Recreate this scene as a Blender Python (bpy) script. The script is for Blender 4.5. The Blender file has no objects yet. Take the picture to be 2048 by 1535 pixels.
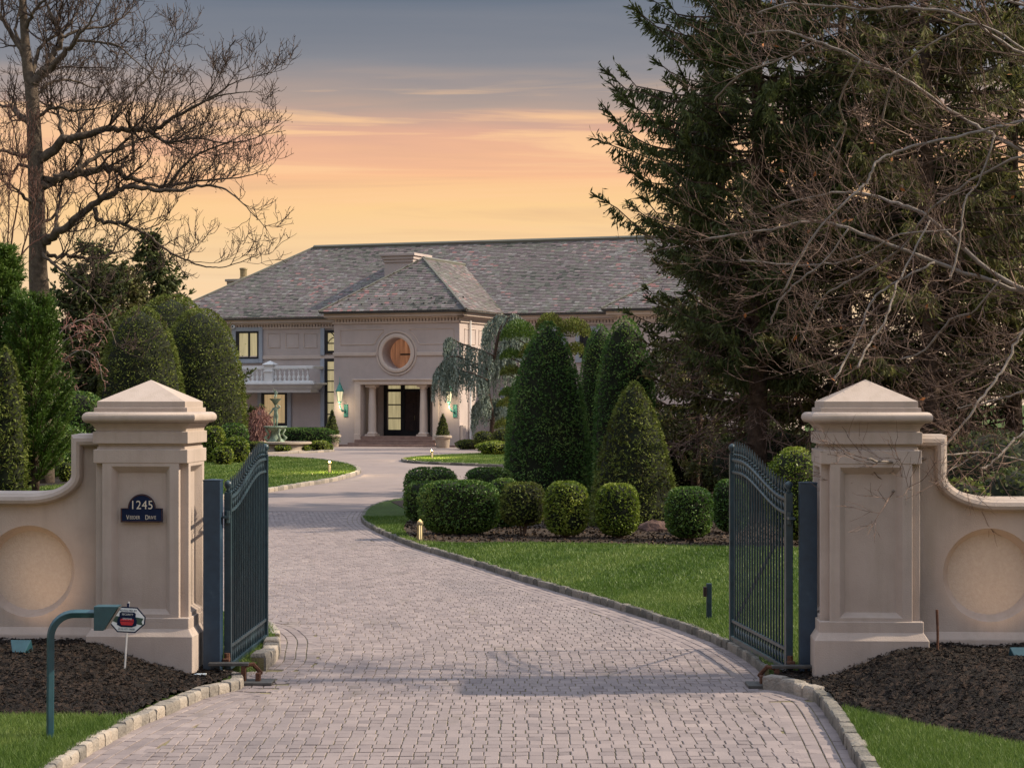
import bpy, bmesh, math, random
import numpy as np
from mathutils import Vector, geometry as mgeo
random.seed(7); RNG = np.random.default_rng(11)
R = math.radians
SC = bpy.context.scene
COL = SC.collection

# ------------------------------------------------------------------ camera
F, CX, HY, HC = 4141.0, 1024.0, 805.0, 2.74       # focal length, principal column, horizon row (2048 px wide photo), eye height
cam_d = bpy.data.cameras.new('camera'); cam = bpy.data.objects.new('camera', cam_d); COL.objects.link(cam)
cam.location = (0, 0, HC); cam.rotation_euler = (R(90), 0, 0)
cam_d.sensor_width = 36; cam_d.lens = F / 2048 * 36; cam_d.shift_y = (HY - 767.5) / 2048
cam_d.clip_start = 0.5; cam_d.clip_end = 3000
SC.camera = cam

# ------------------------------------------------------------------ light
SUN_AZ, SUN_EL = R(4), R(38)                     # azimuth from +X towards +Y
S = Vector((math.cos(SUN_AZ) * math.cos(SUN_EL), math.sin(SUN_AZ) * math.cos(SUN_EL), math.sin(SUN_EL)))
sd = bpy.data.lights.new('sun', 'SUN'); sd.energy = 4.3; sd.angle = R(1.2); sd.color = (1, .84, .63)
sun = bpy.data.objects.new('sun', sd); COL.objects.link(sun); sun.rotation_euler = S.to_track_quat('Z', 'Y').to_euler()
sun.location = S * 200
SC.view_settings.view_transform = 'Standard'; SC.view_settings.look = 'None'
SC.view_settings.exposure = 0.6; SC.view_settings.gamma = 1; SC.view_settings.use_curve_mapping = False
SC.cycles.use_denoising = True
SC.cycles.max_bounces = 6; SC.cycles.diffuse_bounces = 3; SC.cycles.glossy_bounces = 2; SC.cycles.transmission_bounces = 4
SC.cycles.caustics_reflective = False; SC.cycles.caustics_refractive = False
SC.cycles.sample_clamp_indirect = 4

def s2l(r, g, b):
    f = lambda c: (c / 255 / 12.92) if c < 10 else ((c / 255 + .055) / 1.055) ** 2.4
    return (f(r), f(g), f(b), 1)

W = bpy.data.worlds.new('World'); SC.world = W; W.use_nodes = True
nt = W.node_tree; nt.nodes.clear()
def N(t, kind, **kw):
    n = t.nodes.new(kind)
    for k, v in kw.items(): setattr(n, k, v)
    return n
def ramp(t, stops, src=None, interp='LINEAR'):
    n = t.nodes.new('ShaderNodeValToRGB'); n.color_ramp.interpolation = interp
    e = n.color_ramp.elements
    while len(e) < len(stops): e.new(0.5)
    for k, (p, c) in enumerate(stops):
        e[k].position = p; e[k].color = c if len(c) == 4 else (*c, 1)
    if src is not None: t.links.new(src, n.inputs[0])
    return n
def math_n(t, op, a, b=None, c=None, clamp=False):
    n = t.nodes.new('ShaderNodeMath'); n.operation = op; n.use_clamp = clamp
    for i, x in enumerate((a, b, c)):
        if x is None: continue
        if isinstance(x, (int, float)): n.inputs[i].default_value = x
        else: t.links.new(x, n.inputs[i])
    return n.outputs[0]
def mixc(t, fac, a, b, mode='MIX'):
    n = t.nodes.new('ShaderNodeMix'); n.data_type = 'RGBA'; n.blend_type = mode
    for sock, x in ((n.inputs[0], fac), (n.inputs[6], a), (n.inputs[7], b)):
        if isinstance(x, (int, float)): sock.default_value = x
        elif isinstance(x, tuple): sock.default_value = x if len(x) == 4 else (*x, 1)
        else: t.links.new(x, sock)
    return n.outputs[2]

tc = N(nt, 'ShaderNodeTexCoord'); sep = N(nt, 'ShaderNodeSeparateXYZ'); nt.links.new(tc.outputs['Generated'], sep.inputs[0])
z = sep.outputs[2]
mp = N(nt, 'ShaderNodeMapping'); mp.inputs['Scale'].default_value = (2.6, 2.6, 34); mp.inputs['Rotation'].default_value = (0, R(1.6), 0)
nt.links.new(tc.outputs['Generated'], mp.inputs[0])
nz = N(nt, 'ShaderNodeTexNoise'); nz.inputs['Scale'].default_value = 1.5; nz.inputs['Detail'].default_value = 5; nz.inputs['Distortion'].default_value = .5; nz.inputs['Roughness'].default_value = .5
nt.links.new(mp.outputs[0], nz.inputs[0])
mp2 = N(nt, 'ShaderNodeMapping'); mp2.inputs['Scale'].default_value = (1.9, 1.9, 46); mp2.inputs['Rotation'].default_value = (0, R(-4.5), 0); mp2.inputs['Location'].default_value = (3.1, .7, 1.9)
nt.links.new(tc.outputs['Generated'], mp2.inputs[0])
nz2 = N(nt, 'ShaderNodeTexNoise'); nz2.inputs['Scale'].default_value = 1.2; nz2.inputs['Detail'].default_value = 6; nz2.inputs['Roughness'].default_value = .55; nz2.inputs['Distortion'].default_value = 1.4
nt.links.new(mp2.outputs[0], nz2.inputs[0])
zw = math_n(nt, 'ADD', z, math_n(nt, 'MULTIPLY', math_n(nt, 'SUBTRACT', nz.outputs[0], .5), .034))
sky = ramp(nt, [(0.0, s2l(242, 212, 184)), (.04, s2l(252, 220, 182)), (.066, s2l(247, 211, 164)), (.094, s2l(252, 208, 150)),
                (.114, s2l(250, 192, 148)), (.128, s2l(228, 176, 150)), (.141, s2l(180, 160, 150)), (.163, s2l(138, 139, 146)),
                (.196, s2l(106, 117, 133)), (.30, s2l(132, 147, 168)), (.6, (.82, .90, 1.05, 1)), (1.0, (1.15, 1.26, 1.46, 1))], zw)
band = math_n(nt, 'MULTIPLY', ramp(nt, [(.03, (0, 0, 0)), (.085, (.55, .55, .55)), (.12, (1, 1, 1)), (.142, (.75, .75, .75)), (.158, (0, 0, 0))], z).outputs[0],
              ramp(nt, [(.49, (0, 0, 0)), (.60, (1, 1, 1))], nz2.outputs[0]).outputs[0])
skyc = mixc(nt, math_n(nt, 'MULTIPLY', band, .85), sky.outputs[0], s2l(255, 206, 156))
grey = math_n(nt, 'MULTIPLY', ramp(nt, [(0, (0, 0, 0)), (.06, (1, 1, 1)), (.12, (1, 1, 1)), (.16, (0, 0, 0))], z).outputs[0],
              ramp(nt, [(.28, (1, 1, 1)), (.47, (0, 0, 0))], nz2.outputs[0]).outputs[0])
skyc = mixc(nt, math_n(nt, 'MULTIPLY', grey, .38), skyc, s2l(206, 166, 140))
bg = N(nt, 'ShaderNodeBackground'); nt.links.new(skyc, bg.inputs[0]); bg.inputs[1].default_value = 0.665
wo = N(nt, 'ShaderNodeOutputWorld'); nt.links.new(bg.outputs[0], wo.inputs[0])

# ------------------------------------------------------------------ helpers
def G(x, y, zz=0.0):
    Z = (HC - zz) * F / (y - HY); return np.array([(x - CX) * Z / F, Z, zz])
def A(x, y, Y): return np.array([(x - CX) * Y / F, Y, HC - (y - HY) * Y / F])
def px2m(p, Y): return p * Y / F

LOC = {}
def tag(o, label=None, cat=None, group=None, kind=None):
    if label: o['label'] = label
    if cat: o['category'] = cat
    if group: o['group'] = group
    if kind: o['kind'] = kind
    return o
def thing(name, loc, label, cat, group=None, kind=None):
    o = bpy.data.objects.new(name, None); COL.objects.link(o); o.location = loc; o.empty_display_size = .2
    LOC[o] = np.array(loc, float); return tag(o, label, cat, group, kind)

class MB:
    def __init__(s, T=None): s.v = []; s.f = []; s.t = []; s.m = []; s.n = 0; s.T = T
    def add(s, V, Fc, tint=None, mat=0):
        V = np.asarray(V, float).reshape(-1, 3)
        if s.T is not None: V = s.T(V)
        s.v.append(V)
        if isinstance(Fc, np.ndarray): groups = [Fc]
        else:
            d = {}
            for q in Fc: d.setdefault(len(q), []).append(q)
            groups = [np.array(q) for q in d.values()]
        for g in groups:
            s.f.append(g + s.n); m = len(g)
            s.t.append(np.full(m, .5) if tint is None else (np.full(m, tint) if np.isscalar(tint) else np.asarray(tint)))
            s.m.append(np.full(m, mat))
        s.n += len(V); return s
    def box(s, x0, x1, y0, y1, z0, z1, tint=None, mat=0):
        V = [(x, y, q) for q in (z0, z1) for y in (y0, y1) for x in (x0, x1)]
        return s.add(V, np.array([(0, 2, 3, 1), (4, 5, 7, 6), (0, 1, 5, 4), (2, 6, 7, 3), (0, 4, 6, 2), (1, 3, 7, 5)]), tint, mat)
    def rings(s, rings, closed=True, cap=True, tint=None, mat=0):
        n = len(rings[0]); V = np.concatenate(rings); Fc = []
        for i in range(len(rings) - 1):
            for j in range(n if closed else n - 1):
                k = (j + 1) % n
                Fc.append((i * n + j, i * n + k, (i + 1) * n + k, (i + 1) * n + j))
        if cap: Fc.append(tuple(range(n - 1, -1, -1))); Fc.append(tuple((len(rings) - 1) * n + j for j in range(n)))
        return s.add(V, Fc, tint, mat)
    def sq(s, prof, cx=0, cy=0, tint=None, mat=0):
        """stack of squares: prof = [(half, z)]"""
        return s.rings([np.array([(cx - h, cy - h, q), (cx + h, cy - h, q), (cx + h, cy + h, q), (cx - h, cy + h, q)]) for h, q in prof], True, True, tint, mat)
    def lathe(s, prof, cx=0, cy=0, n=16, tint=None, mat=0):
        a = np.arange(n) * 2 * np.pi / n
        return s.rings([np.stack([cx + r * np.cos(a), cy + r * np.sin(a), np.full(n, q)], 1) for r, q in prof], True, True, tint, mat)
    def tube(s, P, rad, n=6, tint=None, mat=0, cap=True):
        P = np.asarray(P, float); m = len(P)
        rad = np.full(m, rad) if np.isscalar(rad) else np.asarray(rad)
        D = np.gradient(P, axis=0); D /= np.linalg.norm(D, axis=1)[:, None] + 1e-9
        up = np.array([0, 0, 1.]) if abs(D[0][2]) < .9 else np.array([1., 0, 0])
        rs = []; a = np.arange(n) * 2 * np.pi / n + .3
        for i in range(m):
            u = np.cross(D[i], up); u /= np.linalg.norm(u) + 1e-9; w = np.cross(u, D[i]); up = w
            rs.append(P[i] + rad[i] * (np.cos(a)[:, None] * u + np.sin(a)[:, None] * w))
        return s.rings(rs, True, cap, tint, mat)
    def poly(s, pts2, f3, tint=None, mat=0, holes=()):
        """tessellated flat polygon; f3 maps (n,2) to (n,3)"""
        loops = [[Vector((p[0], p[1], 0)) for p in L] for L in (pts2, *holes)]
        tri = mgeo.tessellate_polygon(loops)
        allp = np.array([p for L in (pts2, *holes) for p in L], float)
        return s.add(f3(allp), np.array(tri), tint, mat)
    def build(s, name, mats, parent=None, smooth=False, origin=None):
        V = np.concatenate(s.v); loops = np.concatenate([g.ravel() for g in s.f]).astype(np.int32)
        tot = np.concatenate([np.full(len(g), g.shape[1]) for g in s.f]); st = np.concatenate([[0], np.cumsum(tot)[:-1]]).astype(np.int32)
        if parent is not None: base = LOC[parent] if parent in LOC else np.zeros(3)
        elif origin is not None: base = np.array(origin, float)
        else: base = np.array([V[:, 0].mean(), V[:, 1].mean(), V[:, 2].min()])
        me = bpy.data.meshes.new(name); me.vertices.add(len(V)); me.vertices.foreach_set('co', (V - base).astype(np.float32).ravel())
        me.loops.add(len(loops)); me.loops.foreach_set('vertex_index', loops)
        me.polygons.add(len(tot)); me.polygons.foreach_set('loop_start', st)
        me.polygons.foreach_set('material_index', np.concatenate(s.m).astype(np.int32))
        me.polygons.foreach_set('use_smooth', np.full(len(tot), bool(smooth)))
        at = me.attributes.new('tint', 'FLOAT', 'FACE'); at.data.foreach_set('value', np.concatenate(s.t).astype(np.float32))
        me.update(calc_edges=True)
        for m in (mats if isinstance(mats, (list, tuple)) else [mats]): me.materials.append(m)
        o = bpy.data.objects.new(name, me); COL.objects.link(o)
        if parent is not None: o.parent = parent; LOC[o] = base
        else: o.location = base; LOC[o] = base
        return o
def bev(o, w=.01, seg=2):
    m = o.modifiers.new('bevel', 'BEVEL'); m.width = w; m.segments = seg; m.limit_method = 'ANGLE'; m.angle_limit = R(35); return o
def smooth_by(o, a=40):
    o.data.polygons.foreach_set('use_smooth', np.ones(len(o.data.polygons), bool))
    b = bmesh.new(); b.from_mesh(o.data)
    for e in b.edges: e.smooth = len(e.link_faces) == 2 and e.calc_face_angle(3.2) < R(a)
    b.to_mesh(o.data); b.free(); return o
def frame2d(ox, oy, yaw):
    """local (a,b,z): a along the front to the right, b into the picture; yaw turns b to the right"""
    c, s_ = math.cos(yaw), math.sin(yaw)
    return lambda V: np.stack([ox + V[:, 0] * c + V[:, 1] * s_, oy - V[:, 0] * s_ + V[:, 1] * c, V[:, 2]], 1)
def inside(P, poly):
    x, y = P[:, 0], P[:, 1]; r = np.zeros(len(P), bool); q = np.asarray(poly, float)[:, :2]; j = len(q) - 1
    for i in range(len(q)):
        xi, yi = q[i]; xj, yj = q[j]
        c = ((yi > y) != (yj > y)) & (x < (xj - xi) * (y - yi) / (yj - yi + 1e-12) + xi)
        r ^= c; j = i
    return r
def pdist(P, line):
    """distance of points to a polyline"""
    d = np.full(len(P), 1e9); L = np.asarray(line, float)[:, :2]
    for a, b in zip(L[:-1], L[1:]):
        ab = b - a; t = np.clip(((P - a) @ ab) / (ab @ ab + 1e-12), 0, 1)
        d = np.minimum(d, np.linalg.norm(P - a - t[:, None] * ab, axis=1))
    return d
def spline(P, n=8):
    P = np.asarray(P, float); out = []
    for i in range(len(P) - 1):
        p0 = P[max(i - 1, 0)]; p1 = P[i]; p2 = P[i + 1]; p3 = P[min(i + 2, len(P) - 1)]
        for t in np.arange(n) / n:
            out.append(.5 * (2 * p1 + (p2 - p0) * t + (2 * p0 - 5 * p1 + 4 * p2 - p3) * t * t + (3 * p1 - p0 - 3 * p2 + p3) * t ** 3))
    out.append(P[-1]); return np.array(out)
def resample(P, step):
    P = np.asarray(P, float); d = np.concatenate([[0], np.cumsum(np.linalg.norm(np.diff(P, axis=0), axis=1))])
    s = np.arange(0, d[-1], step); return np.stack([np.interp(s, d, P[:, k]) for k in range(P.shape[1])], 1)

# ------------------------------------------------------------------ materials
def mat(name, stops, rough=.8, scale=6., detail=5, bump=0., bscale=None, spec=.3, tint=0., metal=0., rot=None, coords='Object', bdist=.02):
    """principled; colour = noise ramp (stops), optionally shifted per face by the tint attribute"""
    m = bpy.data.materials.new(name); m.use_nodes = True; t = m.node_tree; b = t.nodes['Principled BSDF']
    b.inputs['Roughness'].default_value = rough; b.inputs['Specular IOR Level'].default_value = spec; b.inputs['Metallic'].default_value = metal
    if coords == 'World': co = N(t, 'ShaderNodeNewGeometry').outputs['Position']
    else: co = N(t, 'ShaderNodeTexCoord').outputs['Object']
    n = N(t, 'ShaderNodeTexNoise'); n.inputs['Scale'].default_value = scale; n.inputs['Detail'].default_value = detail; n.inputs['Roughness'].default_value = .62
    t.links.new(co, n.inputs[0]); fac = n.outputs[0]
    if tint:
        at = N(t, 'ShaderNodeAttribute', attribute_name='tint')
        fac = math_n(t, 'ADD', math_n(t, 'MULTIPLY', fac, 1 - tint), math_n(t, 'MULTIPLY', at.outputs['Fac'], tint), clamp=True)
    rp = ramp(t, stops, fac); t.links.new(rp.outputs[0], b.inputs['Base Color'])
    if bump:
        n2 = N(t, 'ShaderNodeTexNoise'); n2.inputs['Scale'].default_value = bscale or scale * 8; n2.inputs['Detail'].default_value = 4
        t.links.new(co, n2.inputs[0]); bp = N(t, 'ShaderNodeBump'); bp.inputs['Strength'].default_value = bump; bp.inputs['Distance'].default_value = bdist
        t.links.new(n2.outputs[0], bp.inputs['Height']); t.links.new(bp.outputs[0], b.inputs['Normal'])
    m['b'] = 1
    return m
def leafmat(name, c1, c2, c3, rough=.5, trans=.25, spec=.4, scale=1.2):
    m = mat(name, [(.22, c1), (.5, c2), (.8, c3)], rough, scale, 3, tint=.72, spec=spec, coords='World')
    t = m.node_tree; b = t.nodes['Principled BSDF']; out = t.nodes['Material Output']
    tr = N(t, 'ShaderNodeBsdfTranslucent'); src = b.inputs['Base Color'].links[0].from_socket; t.links.new(src, tr.inputs[0])
    mx = N(t, 'ShaderNodeMixShader'); mx.inputs[0].default_value = trans
    t.links.new(b.outputs[0], mx.inputs[1]); t.links.new(tr.outputs[0], mx.inputs[2]); t.links.new(mx.outputs[0], out.inputs[0])
    return m
def emat(name, c, strength, base=(.3, .25, .15), noise=0.):
    m = bpy.data.materials.new(name); m.use_nodes = True; t = m.node_tree; b = t.nodes['Principled BSDF']
    b.inputs['Base Color'].default_value = (*base, 1); b.inputs['Roughness'].default_value = .12
    b.inputs['Emission Strength'].default_value = strength; b.inputs['Emission Color'].default_value = (*c, 1)
    if noise:
        co = N(t, 'ShaderNodeTexCoord'); n = N(t, 'ShaderNodeTexNoise'); n.inputs['Scale'].default_value = 1.0; n.inputs['Detail'].default_value = 4
        mq = N(t, 'ShaderNodeMapping'); mq.inputs['Scale'].default_value = (7, 7, .5); t.links.new(co.outputs['Object'], mq.inputs[0]); t.links.new(mq.outputs[0], n.inputs[0])
        rp = ramp(t, [(.3, tuple(x * (1 - noise) for x in c)), (.7, c)], n.outputs[0]); t.links.new(rp.outputs[0], b.inputs['Emission Color'])
    return m

M = {}
M['stucco'] = mat('stucco_beige', [(.28, (.345, .282, .246)), (.5, (.41, .338, .297)), (.72, (.455, .383, .34))], .9, 1.6, 8, bump=.5, bscale=90, bdist=.006)
# faint run-off stains on the gate stucco
def add_stain(m, amount=.35):
    t = m.node_tree; b = t.nodes['Principled BSDF']; src = b.inputs['Base Color'].links[0].from_socket
    co = N(t, 'ShaderNodeTexCoord'); mpp = N(t, 'ShaderNodeMapping'); mpp.inputs['Scale'].default_value = (9, 9, .9); t.links.new(co.outputs['Object'], mpp.inputs[0])
    n = N(t, 'ShaderNodeTexNoise'); n.inputs['Scale'].default_value = 1; n.inputs['Detail'].default_value = 6; t.links.new(mpp.outputs[0], n.inputs[0])
    r = ramp(t, [(.5, (0, 0, 0)), (.78, (1, 1, 1))], n.outputs[0])
    c = mixc(t, math_n(t, 'MULTIPLY', r.outputs[0], amount), src, (.30, .25, .20)); t.links.new(c, b.inputs['Base Color'])
add_stain(M['stucco'], .5)
M['disc'] = mat('stucco_rough_disc', [(.3, (.385, .325, .28)), (.55, (.42, .36, .312)), (.75, (.45, .39, .34))], .95, 30, 8, bump=.6, bscale=70, bdist=.01)
M['hwall'] = mat('house_stucco', [(.3, (.43, .365, .345)), (.55, (.49, .415, .39)), (.75, (.53, .455, .425))], .9, .7, 7, bump=.2, bscale=25)
add_stain(M['hwall'], .12)
M['htrim'] = mat('house_trim', [(.3, (.52, .43, .375)), (.7, (.60, .50, .44))], .85, 1.2, 6)
M['wtrim'] = mat('white_painted_stone', [(.3, (.66, .66, .66)), (.7, (.78, .78, .78))], .7, 2, 5)
M['blue'] = mat('window_surround_grey_blue', [(.3, (.30, .33, .38)), (.7, (.37, .40, .45))], .8, 1.2, 5)
M['black'] = mat('dark_window_frame', [(.3, (.012, .013, .018)), (.7, (.022, .024, .03))], .4, 3, 3)
M['door'] = mat('dark_wood_door', [(.3, (.018, .011, .011)), (.7, (.045, .026, .024))], .55, 4, 6, bump=.3, bscale=20)
M['glow'] = emat('lit_window', (.84, .70, .38), .33, noise=.45)
M['glow2'] = emat('lit_window_warm', (.80, .54, .27), .33, noise=.45)
M['oculus'] = emat('oculus_sunlit_glow', (.50, .22, .11), .36, (.2, .09, .06), noise=.8)  # sunlit interior behind the oculus, put in as emission of the pane
M['slate'] = mat('roof_slate', [(.10, (.04, .038, .032)), (.24, (.085, .088, .07)), (.38, (.15, .112, .122)), (.50, (.135, .137, .112)), (.62, (.10, .075, .078)), (.76, (.215, .205, .20)), (.92, (.26, .125, .118))], .6, .25, 3, tint=.8, spec=.4, coords='World')
M['roofbase'] = mat('roof_underlay', [(.3, (.05, .05, .055)), (.7, (.09, .085, .085))], .8, 2)
M['copper'] = mat('dark_gutter', [(.3, (.03, .03, .033)), (.7, (.06, .055, .05))], .5, 3, spec=.4)
M['verdi'] = mat('verdigris_metal', [(.3, (.05, .20, .17)), (.55, (.10, .33, .27)), (.75, (.07, .16, .12))], .55, 14, 5, metal=.2)
M['bronze'] = mat('weathered_bronze', [(.3, (.10, .14, .10)), (.55, (.24, .31, .24)), (.78, (.42, .48, .40))], .6, 5, 6)
M['stone'] = mat('pale_cast_stone', [(.3, (.34, .28, .22)), (.6, (.42, .35, .29)), (.8, (.50, .43, .36))], .88, 3, 6, bump=.3, bscale=30)
M['step'] = mat('terracotta_step', [(.3, (.20, .125, .105)), (.7, (.30, .20, .165))], .8, 3, 5)
M['paver'] = mat('concrete_paver', [(.12, (.12, .10, .104)), (.32, (.187, .155, .156)), (.52, (.232, .192, .19)), (.72, (.268, .221, .215)), (.9, (.34, .285, .268))], .85, 2.2, 8, tint=.45, bump=.5, bscale=60, bdist=.006, coords='World')
def add_wear(m):
    t = m.node_tree; b = t.nodes['Principled BSDF']; src = b.inputs['Base Color'].links[0].from_socket; co = N(t, 'ShaderNodeNewGeometry').outputs['Position']
    mpp = N(t, 'ShaderNodeMapping'); mpp.inputs['Scale'].default_value = (.8, .22, 1); t.links.new(co, mpp.inputs[0])
    for sc, lo, hi, am, c in ((1.0, .5, .75, .42, (.12, .11, .12)), (3.1, .6, .78, .4, (.10, .085, .05)), (.5, .55, .8, .3, (.42, .36, .33))):
        n = N(t, 'ShaderNodeTexNoise'); n.inputs['Scale'].default_value = sc; n.inputs['Detail'].default_value = 7; t.links.new(mpp.outputs[0], n.inputs[0])
        r = ramp(t, [(lo, (0, 0, 0)), (hi, (1, 1, 1))], n.outputs[0]); src = mixc(t, math_n(t, 'MULTIPLY', r.outputs[0], am), src, c)
    t.links.new(src, b.inputs['Base Color'])
add_wear(M['paver'])
M['joint'] = mat('mossy_joint_sand', [(.3, (.09, .08, .04)), (.5, (.18, .155, .08)), (.7, (.25, .21, .13))], .95, 5, 7, bump=.5, bscale=60)
M['kerb'] = mat('granite_kerb', [(.2, (.13, .12, .11)), (.45, (.235, .21, .185)), (.7, (.37, .32, .27)), (.88, (.27, .18, .125))], .85, 9, 8, tint=.35, bump=.9, bscale=35, bdist=.02, coords='World')
M['kerbdark'] = mat('shaded_mossy_kerb', [(.2, (.07, .068, .06)), (.45, (.135, .125, .11)), (.7, (.215, .195, .17)), (.88, (.17, .12, .085))], .9, 9, 8, tint=.35, bump=.9, bscale=35, bdist=.02, coords='World')  # darker kerb copy: shade of the faces put into the colour, plus mossy tops
M['soil'] = mat('dark_soil', [(.3, (.02, .014, .01)), (.7, (.06, .045, .035))], .95, 12, 7, bump=1, bscale=40, bdist=.03)
M['mulch'] = mat('dark_mulch', [(.25, (.0035, .0024, .002)), (.5, (.013, .0085, .0065)), (.78, (.055, .034, .024))], .9, 30, 7, tint=.45, bump=1, bscale=90, bdist=.03, coords='World')
M['leaflitter'] = mat('leaf_litter', [(.25, (.012, .008, .006)), (.5, (.038, .025, .017)), (.75, (.10, .065, .042))], .9, 10, 7, tint=.5, bump=1, bscale=50, coords='World')
M['turf'] = mat('turf_soil', [(.3, (.03, .055, .010)), (.55, (.05, .09, .015)), (.75, (.08, .11, .03))], .95, 2.5, 8, bump=1, bscale=60, bdist=.04, coords='World')
M['grass'] = leafmat('grass_blades', (.056, .105, .016), (.10, .17, .030), (.19, .245, .068), .5, .35, .3, .7)
M['iron'] = mat('painted_iron', [(.3, (.011, .026, .038)), (.6, (.020, .046, .062)), (.8, (.036, .07, .086))], .42, 8, 5, spec=.5)
M['ironblue'] = mat('painted_post_navy', [(.3, (.010, .026, .052)), (.6, (.018, .044, .080)), (.82, (.06, .10, .135))], .42, 6, 6, spec=.5)
M['teal'] = mat('teal_painted_steel', [(.3, (.012, .048, .066)), (.6, (.020, .072, .094)), (.85, (.05, .12, .145))], .38, 9, 5, spec=.5)
M['rust'] = mat('rusty_steel', [(.3, (.05, .02, .012)), (.7, (.14, .065, .04))], .9, 14, 6, bump=.5)
M['plate'] = mat('steel_plate', [(.3, (.05, .05, .05)), (.7, (.12, .115, .11))], .55, 8, 5, metal=.4)
M['white'] = mat('white_plastic', [(.3, (.62, .68, .68)), (.7, (.8, .82, .82))], .45, 4, 3)
M['ltgrey'] = mat('galvanised_stake', [(.3, (.40, .42, .46)), (.7, (.6, .62, .66))], .4, 8, 4, metal=.5)
M['navy'] = mat('navy_enamel', [(.3, (.003, .008, .030)), (.7, (.007, .016, .050))], .6, 5, 4, spec=.15)
M['gold'] = mat('cream_lettering', [(.3, (.50, .44, .36)), (.7, (.66, .60, .50))], .5, 5, 3)
M['red'] = mat('red_print', [(.3, (.45, .02, .03)), (.7, (.55, .04, .05))], .5, 4)
M['green'] = mat('dark_green_print', [(.3, (.03, .07, .05)), (.7, (.05, .09, .07))], .5, 4)
M['bulb'] = emat('lamp_glass', (1, .74, .38), .75, (.6, .5, .3))
M['bulb2'] = emat('lantern_glass', (1, .84, .5), .5, (.5, .45, .3))
M['brass'] = mat('aged_brass', [(.3, (.19, .15, .085)), (.7, (.34, .28, .17))], .55, 12, 5, metal=.4)
M['bark'] = mat('grey_brown_bark', [(.25, (.045, .034, .027)), (.5, (.105, .08, .062)), (.75, (.20, .16, .125))], .95, 7, 8, bump=.9, bscale=30, bdist=.03, tint=.15)
M['barkred'] = mat('reddish_twig_bark', [(.25, (.05, .025, .02)), (.5, (.11, .055, .045)), (.75, (.17, .10, .08))], .95, 5, 6, tint=.4)
M['barkpale'] = mat('pale_beech_bark', [(.25, (.09, .077, .068)), (.5, (.19, .16, .14)), (.75, (.32, .275, .245))], .9, 6, 7, tint=.3, bump=.4)
M['twig'] = mat('brown_twig', [(.25, (.055, .036, .028)), (.5, (.12, .082, .064)), (.75, (.22, .16, .125))], .95, 4, 5, tint=.5)
M['twigpale'] = mat('pale_tan_twig', [(.25, (.06, .036, .028)), (.5, (.125, .08, .062)), (.75, (.22, .15, .12))], .9, 4, 5, tint=.5)
M['darktwig'] = mat('dark_plane_twig', [(.25, (.030, .020, .017)), (.5, (.065, .045, .038)), (.75, (.12, .085, .07))], .95, 4, 5, tint=.5)
M['sprucebark'] = mat('spruce_bark', [(.25, (.03, .02, .015)), (.5, (.075, .05, .038)), (.75, (.14, .10, .075))], .95, 8, 8, bump=.9, bscale=30, bdist=.03)
M['spruce'] = leafmat('spruce_needles', (.040, .040, .020), (.068, .088, .030), (.135, .160, .052), .6, .32, .2)
M['spruce_y'] = leafmat('hemlock_needles', (.085, .056, .036), (.100, .105, .036), (.20, .20, .062), .6, .32, .2)
M['yew'] = leafmat('clipped_yew', (.036, .085, .022), (.085, .175, .042), (.18, .25, .07), .6, .3, .15)
M['yew2'] = leafmat('olive_clipped_yew', (.062, .056, .020), (.105, .145, .026), (.22, .24, .062), .6, .3, .15)
M['box'] = leafmat('holly_leaf', (.028, .070, .012), (.074, .15, .026), (.19, .26, .06), .45, .28, .3)
M['boxy'] = leafmat('yellow_green_leaf', (.060, .105, .010), (.155, .215, .024), (.34, .37, .075), .45, .3, .3)
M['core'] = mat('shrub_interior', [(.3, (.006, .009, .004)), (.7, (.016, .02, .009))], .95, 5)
M['cedar'] = leafmat('blue_cedar_needles', (.11, .145, .118), (.21, .265, .22), (.36, .42, .36), .6, .2, .25)
M['pine'] = leafmat('soft_green_pine', (.034, .072, .010), (.068, .13, .020), (.14, .215, .042), .5, .3, .3)
M['redtwig'] = mat('weeping_maple_twig', [(.25, (.13, .055, .05)), (.5, (.25, .12, .105)), (.75, (.38, .23, .19))], .95, 3, 4, tint=.5)
M['rock'] = mat('red_brown_rock', [(.3, (.05, .03, .026)), (.7, (.16, .095, .08))], .9, 4, 8, bump=1, bscale=14, bdist=.05)
M['bud'] = mat('seed_ball', [(.3, (.03, .018, .012)), (.7, (.08, .045, .03))], .95, 4)
M['deadleaf'] = mat('dead_orange_leaf', [(.3, (.30, .10, .03)), (.7, (.48, .20, .07))], .8, 4)

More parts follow.
